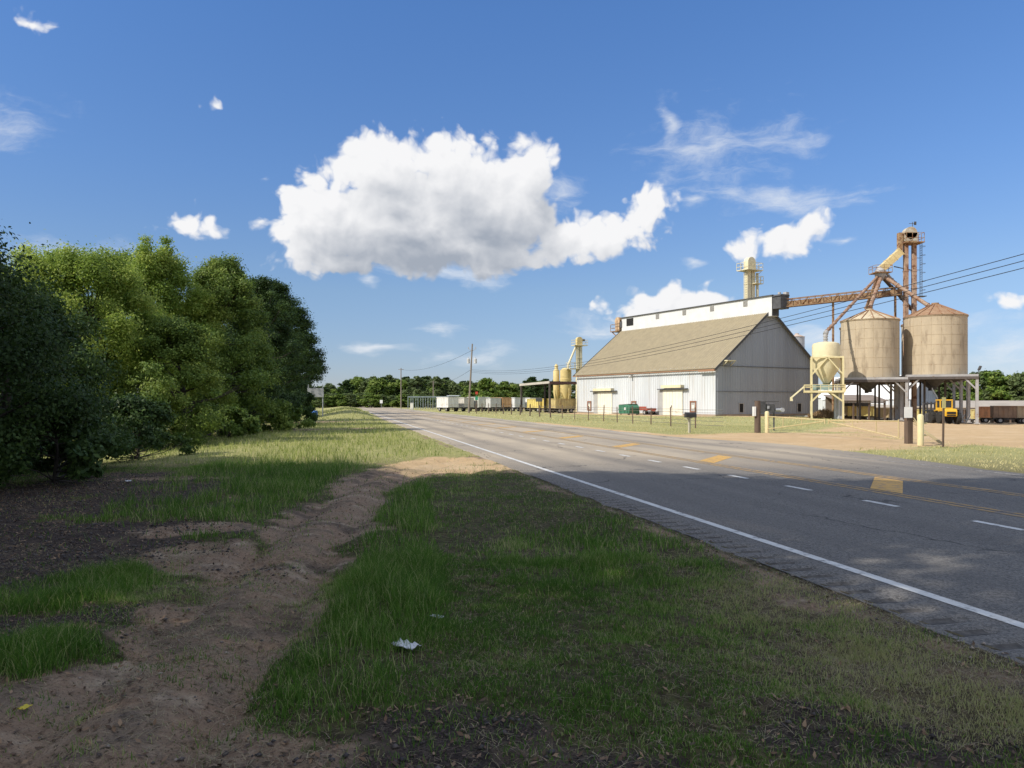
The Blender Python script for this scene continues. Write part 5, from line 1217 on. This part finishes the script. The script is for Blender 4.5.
t = thing('storage_cabinet', 'small white cabinet at the left end of the open steel frame', 'cabinet', G(412, 168))
m = MB(); m.box((0, 0, .75), (.7, .7, 1.4)); m.build('body', M_MON, t, bevel=.03); m = MB(); m.box((0, -.36, .8), (.56, .03, 1.1)); m.build('door', M_CREAM_D, t); m = MB(); m.box((0, 0, 1.48), (.8, .8, .07)); m.build('lid', M_GREYST, t)
t = thing('road_sign', 'large grey road sign seen from behind on two posts beside the left trees', 'road sign', G(315.5, 80), R(6))
m = MB(); m.box((0, 0, Z(393.2, 80)), (1.66, .05, .92)); sp_ = m.build('panel', pm('grey_sign_back', (.34, .35, .36), (.28, .29, .30), rough=.5), t)
m = MB()
for zz_ in (-.3, .3): m.box((0, .05, Z(393.2, 80) + zz_), (1.6, .06, .07))
m.build('stiffener', M_GALV, sp_)
for sx in (-.74, .72):
    m = MB(); m.box((sx, .1, 1.6), (.1, .08, 3.6)); m.build('post', M_GALV, t)
t = thing('blue_barrel', 'small blue barrel standing below the grey road sign', 'barrel', G(314.8, 79)); bb = pm('blue_plastic', (.05, .16, .5), (.04, .13, .42), rough=.4)
m = MB(); m.lathe([(.27, 0), (.3, .05), (.3, .3), (.32, .32), (.32, .36), (.3, .38), (.3, .62), (.27, .66)], 20); m.build('drum', bb, t, smooth=True); m = MB(); m.lathe([(.29, .66), (.29, .71), (.05, .73)], 20); m.build('lid', bb, t)
t = thing('small_road_sign', 'small white roadside sign far down the road on its right side', 'road sign', G(381.3, 215)); m = MB(); m.beam((0, 0, 0), (0, 0, 2.0), .08); m.build('post', M_GALV, t)
m = MB(); m.box((0, -.05, 1.75), (.75, .04, .9)); m.build('panel', pm('white_sign', (.8, .8, .78)), t)
t = thing('street_sign_post', 'thin post with a small red sign above a green sign right of the transformer pole', 'sign post', G(476.6, 108)); m = MB(); m.beam((0, 0, 0), (0, 0, Z(391.8, 108)), .09); m.build('post', M_WOODP, t)
m = MB(); m.box((0, -.06, Z(393, 108)), (.36, .03, .36)); m.build('red_sign', pm('red_sign', (.5, .07, .04), (.42, .06, .04)), t); m = MB(); m.box((0, -.06, Z(398.3, 108)), (.4, .03, .5)); m.build('green_sign', pm('green_sign', (.04, .3, .16), (.035, .25, .13)), t)
t = thing('verge_sign', 'small dark sign on a post before the lean-to wagons', 'sign', G(539, 105)); m = MB(); m.beam((0, 0, 0), (0, 0, 2.0), .12); m.build('post', M_WOODP, t); m = MB(); m.box((0, -.07, 1.95), (.9, .05, .5)); m.build('panel', M_DARKM, t)
x_, y_ = road_xy(6.6, 300); t = thing('distant_car', 'dark car far away at the end of the road', 'car', (x_, y_, ROAD_Z), TH); cd = pm('dark_car_paint', (.03, .035, .045), (.025, .03, .04), rough=.3, spec=.6)
m = MB(); m.prism([(-.9, .35), (.9, .35), (.93, .85), (.88, 1.05), (-.88, 1.05), (-.93, .85)], -2.2, 2.2); m.prism([(-.82, 1.05), (.82, 1.05), (.62, 1.62), (-.62, 1.62)], -1.2, 1.4); m.build('body', cd, t, bevel=.06)
m = MB(); m.prism([(-.7, 1.12), (.7, 1.12), (.57, 1.54), (-.57, 1.54)], -1.23, -1.19); m.build('windscreen', pm('dark_glass', (.02, .025, .03)), t)
for sx in (-.8, .8):
    for sy in (-1.35, 1.35): m = MB(); m.cyl((sx - .1, sy, .33), (sx + .1, sy, .33), .33, n=16); m.build('wheel', M_BLK, t)
    m = MB(); m.box((sx * .85, -2.22, .78), (.3, .05, .16)); m.build('headlight', pm('headlight_lens', (.7, .7, .68)), t)
t = thing('floodlight', 'small dark floodlight on a thin bracket at the right end of the silo stand', 'floodlight', Vector(G(976, 83.5))); zf = Z(376, 83.5) - t.location.z
m = MB(); m.beam((0, 0, zf - .1), (.35, 0, zf + .75), .05); m.build('bracket', M_DARKM, t); m = MB(); m.box((.4, 0, zf + .85), (.16, .3, .5), rot=Matrix.Rotation(R(25), 3, 'Y')); m.build('lamp_head', M_DARKM, t)

# ------------------------------------------------------------------ litter
rng = np.random.default_rng(12)
def litter(label, x_, y_, sx, sy, h, mt):
    n = 9; co = []
    for j in range(n):
        for i in range(n): co.append(((i / (n - 1) - .5) * sx * (1 + .3 * rng.normal() * (j in (0, n - 1))), (j / (n - 1) - .5) * sy * (1 + .2 * rng.normal() * (i in (0, n - 1))), h * (.35 + .4 * rng.uniform() * math.sin(i * .9 + j * .6) ** 2)))
    o = np_mesh('litter', np.array(co), np.array([(j * n + i, j * n + i + 1, (j + 1) * n + i + 1, (j + 1) * n + i) for j in range(n - 1) for i in range(n - 1)]), mt)
    o.location = (x_, y_, float(ground_z(np.array([x_]), np.array([y_]))[0]) + .02); o.rotation_euler.z = rng.uniform(0, 3); md = o.modifiers.new('thickness', 'SOLIDIFY'); md.thickness = .003
    tag(o, label, 'litter', 'litter on the verge')
M_PAPER = pm('white_paper', (.62, .64, .66), (.5, .52, .54), scale=8)
def gpx(px, py): Yy = CAM_Z * F / (py - HOR); return ((px - 512) / F * Yy, Yy)
litter('crumpled white plastic scrap lying in the grass, larger and nearer of the two', *gpx(405, 650), .19, .1, .055, M_PAPER)
litter('small flat white paper scrap in the grass behind the crumpled one', *gpx(437, 622), .11, .05, .03, M_PAPER)
litter('small yellow wrapper on the dirt at the lower left', *gpx(25, 709), .06, .04, .02, pm('yellow_wrapper', (.6, .5, .06), (.5, .4, .05)))
litter('small pale scrap lying on the dark gravel at the left', *gpx(128, 484), .2, .1, .05, M_PAPER)

# ------------------------------------------------------------------ grass blades, leaf litter, stones
def blades(name, X_, Y_, Zg, H_, W_, tint, mat, seed, label, lay=(.15, .75)):
    rng = np.random.default_rng(seed); n = len(X_); a = rng.uniform(0, 6.283, n); ln = H_ * rng.uniform(lay[0], lay[1], n); la = rng.uniform(0, 6.283, n)
    c, s = np.cos(a) * W_ / 2, np.sin(a) * W_ / 2; dx, dy = np.cos(la) * ln, np.sin(la) * ln
    b = np.stack([X_, Y_, Zg - .01], 1)
    v0 = b + np.stack([-c, -s, 0 * c], 1); v1 = b + np.stack([c, s, 0 * c], 1)
    mid = b + np.stack([dx * .35, dy * .35, H_ * .58], 1); v2 = mid + np.stack([c * .75, s * .75, 0 * c], 1); v3 = mid + np.stack([-c * .75, -s * .75, 0 * c], 1)
    tip = b + np.stack([dx, dy, H_ * np.maximum(.25, 1 - .25 * (ln / H_) ** 2)], 1); v4 = tip + np.stack([c * .12, s * .12, 0 * c], 1); v5 = tip - np.stack([c * .12, s * .12, 0 * c], 1)
    co = np.stack([v0, v1, v2, v3, v4, v5], 1).reshape(-1, 3); i = np.arange(n)[:, None] * 6
    f = np.concatenate([i + np.array([[0, 1, 2, 3]]), i + np.array([[3, 2, 4, 5]])], 0)
    o = np_mesh(name, co, f, mat, {'tint': np.repeat(tint, 6)}); tag(o, label, 'grass', kind='stuff'); return o
def sample(n, y0, y1, seed, power=1.0, xlim=None, tmax=.74):
    rng = np.random.default_rng(seed); u = rng.uniform(0, 1, n)
    yy = (y0 ** power + (y1 ** power - y0 ** power) * u) ** (1 / power); xx = rng.uniform(-tmax, tmax, n) * yy + rng.normal(0, .1, n)
    return xx, yy, rng
def grass_field(n, y0, y1, seed, hscale, width, label, power=1.0, side='near', mat=None):
    xx, yy, rng = sample(n, y0, y1, seed, power, tmax=.9 if y1 < 25 else .78); o, a = road_o(xx, yy), road_a(xx, yy)
    d, g, s, dry = masks(xx, yy)
    ok = (o < 4.0 + rng.normal(0, .06, n)) if side == 'near' else (o > 15.6)
    keep = ok & (rng.uniform(0, 1, n) > np.maximum(np.maximum(d * (.86 + .16 * (fbm(xx, yy, 2.6, 17) < .5)), g * .95), s)) & (fbm(xx, yy, 2.2, 55) + .28 * rng.uniform(-1, 1, n) > .42) & (fbm(xx, yy, 6.5, 58, 2) + .3 * rng.uniform(-1, 1, n) > .38)
    xx, yy, dry, o, a = xx[keep], yy[keep], dry[keep], o[keep], a[keep]; rng = np.random.default_rng(seed + 1); n = len(xx)
    # height: tall strips beside the track and along the left, short mown turf elsewhere
    sx_ = np.clip((yy - 5.5) / 11, 0, 1) * -1.35 - .95
    tall = np.maximum.reduce([(1 - sstep(.30, .62, np.abs(xx - sx_))) * sstep(5.0, 6.2, yy) * (1 - sstep(15.5, 17, yy)), 1 - sstep(.6, 1.15, blob(xx, yy, -5.6, 18, 2.3, 9.5, .12)),
                              .85 * (1 - sstep(.6, 1.1, blob(xx, yy, -3.85, 6.8, .7, .9))), .85 * (1 - sstep(.6, 1.1, blob(xx, yy, -3.1, 5.0, .5, .6))), .8 * (1 - sstep(.5, 1.1, blob(xx, yy, -1.12, 4.9, .55, 1.05, .1))),
                              .3 * (1 - sstep(.5, 1.1, blob(xx, yy, .9, 8.5, 1.4, 2.4))), .6 * sstep(20, 30, yy) * (o < 3.2)])
    td, _ = track_d(xx, yy); tall = tall * np.clip((td - .7) / .4, .2, 1)
    cl = fbm(xx, yy, 1.6, 91)
    if side == 'near': H_ = (.026 + .03 * fbm(xx, yy, 3.3, 37) + .15 * tall * (.2 + 1.3 * cl)) * rng.uniform(.5, 1.35, n) * hscale
    else: H_ = (.10 + .22 * cl) * rng.uniform(.5, 1.4, n) * hscale
    br = fbm(xx, yy, 1.1, 66)
    tint = (.24 + .85 * dry * (1 - .65 * tall) + 1.3 * (br - .5) * (1 - .5 * tall) + .26 * rng.normal(size=n)).clip(0, 1)
    # a share of straw-coloured dead blades
    tint = np.where(rng.uniform(0, 1, n) < .10 + .22 * dry * (1 - tall), rng.uniform(.75, 1, n), tint)
    zg = ground_z(xx, yy) if side == 'near' else gz(xx, yy)
    W_ = width * rng.uniform(.6, 1.3, n)
    blades('grass', xx, yy, zg, H_, W_, tint, mat or GRASS_M, seed + 2, label)
grass_field(580000, 2.6, 8, 11, 1.0, .005, 'green and straw-coloured grass of the verge in the foreground', 1.6)
grass_field(400000, 8, 20, 12, 1.15, .009, 'taller green grass of the verge in the middle distance', 1.5)
grass_field(200000, 20, 60, 13, 1.5, .02, 'sunlit-coloured grass of the verge beyond the dirt pull-off', 1.4, 'near', GRASS_LIT)
grass_field(60000, 60, 130, 14, 2.0, .05, 'far sunlit-coloured grass along the left roadside', 1.4, 'near', GRASS_LIT)
grass_field(200000, 17, 60, 15, .33, .022, 'pale dry grass of the far verge by the gates', 1.5, 'far', DRYG_M)
grass_field(120000, 60, 180, 16, .5, .06, 'pale dry grass of the far verge before the warehouse and wagons', 1.3, 'far', DRYG_M)

def thatch(n, y0, y1, seed, H, W):
    xx, yy, rng = sample(n, y0, y1, seed, 1.5); o = road_o(xx, yy); d, g, s_, dry = masks(xx, yy)
    k = (o < 4.15) & (rng.uniform(0, 1, n) < .25 + .75 * dry + .25 * d) & (fbm(xx, yy, 1.7, 71) + .25 * rng.uniform(-1, 1, n) > .44)
    xx, yy = xx[k], yy[k]; n = len(xx); rng = np.random.default_rng(seed + 5)
    blades('thatch', xx, yy, ground_z(xx, yy) + .008, H * rng.uniform(.5, 1.3, n), W * rng.uniform(.6, 1.3, n), rng.uniform(.5, 1, n), leafmat('thatch_blade', (.13, .10, .05), (.26, .21, .12), (.42, .36, .23), .25), seed + 6, 'straw-coloured dead grass lying flat between the green blades', (2.0, 5.5))
thatch(170000, 2.6, 9, 81, .026, .0035); thatch(80000, 9, 22, 82, .036, .006)
def weeds(n, y0, y1, seed, width):
    xx, yy, rng = sample(n, y0, y1, seed, 1.4); o = road_o(xx, yy); d, g, s_, dry = masks(xx, yy)
    k = (o < 3.6) & (xx < -.6) & (np.maximum(np.maximum(d, g), s_) < .35) & (fbm(xx, yy, .8, 23) + .2 * rng.uniform(-1, 1, n) > .52); xx, yy = xx[k], yy[k]; n = len(xx); rng = np.random.default_rng(seed + 1)
    blades('weed_stalk', xx, yy, ground_z(xx, yy), rng.uniform(.16, .42, n), width * rng.uniform(.7, 1.2, n), rng.uniform(.35, 1, n), GRASS_M, seed + 3, 'thin dry weed stalks standing above the verge grass', (.1, .45))
weeds(3000, 3.5, 10, 91, .004); weeds(6000, 10, 40, 92, .010)
def scatter_leaves():
    xx, yy, rng = sample(60000, 2.6, 18, 31, 1.5); o = road_o(xx, yy); d, g, s, dry = masks(xx, yy)
    k = (o < 4.2) & (rng.uniform(0, 1, len(xx)) < .12 + .8 * g + .25 * d); xx, yy = xx[k], yy[k]; n = len(xx)
    p = np.stack([xx, yy, ground_z(xx, yy) + .012], 1); a = rng.uniform(0, 6.283, n); L = rng.uniform(.008, .026, n); tl = rng.normal(0, .35, n)
    t_ = np.stack([np.cos(a), np.sin(a), tl], 1) * L[:, None]; b_ = np.stack([-np.sin(a), np.cos(a), rng.normal(0, .3, n)], 1) * L[:, None] * .45
    co = np.stack([p - t_, p + b_, p + t_, p - b_], 1).reshape(-1, 3)
    o = np_mesh('leaf_litter', co, np.arange(n * 4).reshape(-1, 4), leafmat('dead_leaf', (.05, .032, .022), (.15, .09, .05), (.3, .2, .12), .1), {'tint': np.repeat(rng.uniform(0, 1, n), 4)})
    tag(o, 'brown dead leaves strewn over the dirt and dark gravel', 'leaf litter', kind='stuff')
scatter_leaves()
def scatter_stones():
    xx, yy, rng = sample(60000, 2.6, 19, 32, 1.4); o = road_o(xx, yy); d, g, s, dry = masks(xx, yy)
    lip = np.exp(-((o - 4.0) / .18) ** 2)
    k = (o < 4.5) & (rng.uniform(0, 1, len(xx)) < .75 * (g - .5).clip(0, .5) * 2 + .07 * d + .5 * lip); xx, yy, g = xx[k], yy[k], g[k]; n = len(xx)
    base = np.array([(1, 0, 0), (-1, 0, 0), (0, 1, 0), (0, -1, 0), (0, 0, 1), (0, 0, -.6)], float); fc = np.array([(0, 2, 4), (2, 1, 4), (1, 3, 4), (3, 0, 4), (2, 0, 5), (1, 2, 5), (3, 1, 5), (0, 3, 5)])
    r = .005 + .014 * rng.uniform(0, 1, n) ** 2.5 * (1 + .6 * g); p = np.stack([xx, yy, np.where(road_o(xx, yy) > 4.05, ROAD_Z, ground_z(xx, yy)) + r * .3], 1)
    co = p[:, None, :] + base[None] * r[:, None, None] * rng.uniform(.6, 1.3, (n, 6, 1)) * np.array([1, 1, .7])
    a = rng.uniform(0, 6.283, n); rel = co - p[:, None, :]; cs_, sn_ = np.cos(a)[:, None], np.sin(a)[:, None]
    co = p[:, None, :] + np.stack([rel[..., 0] * cs_ - rel[..., 1] * sn_, rel[..., 0] * sn_ + rel[..., 1] * cs_, rel[..., 2]], -1)
    f = (fc[None] + (np.arange(n) * 6)[:, None, None]).reshape(-1, 3)
    t0 = np.where(g > .4, rng.uniform(0, .45, n), rng.uniform(.3, 1, n))
    o = np_mesh('gravel', co.reshape(-1, 3), f, leafmat('gravel_stone', (.03, .026, .028), (.12, .10, .09), (.36, .3, .25), 0.0), {'tint': np.repeat(t0, 6)})
    tag(o, 'loose dark gravel and small stones on the bare ground', 'gravel', kind='stuff')
scatter_stones()
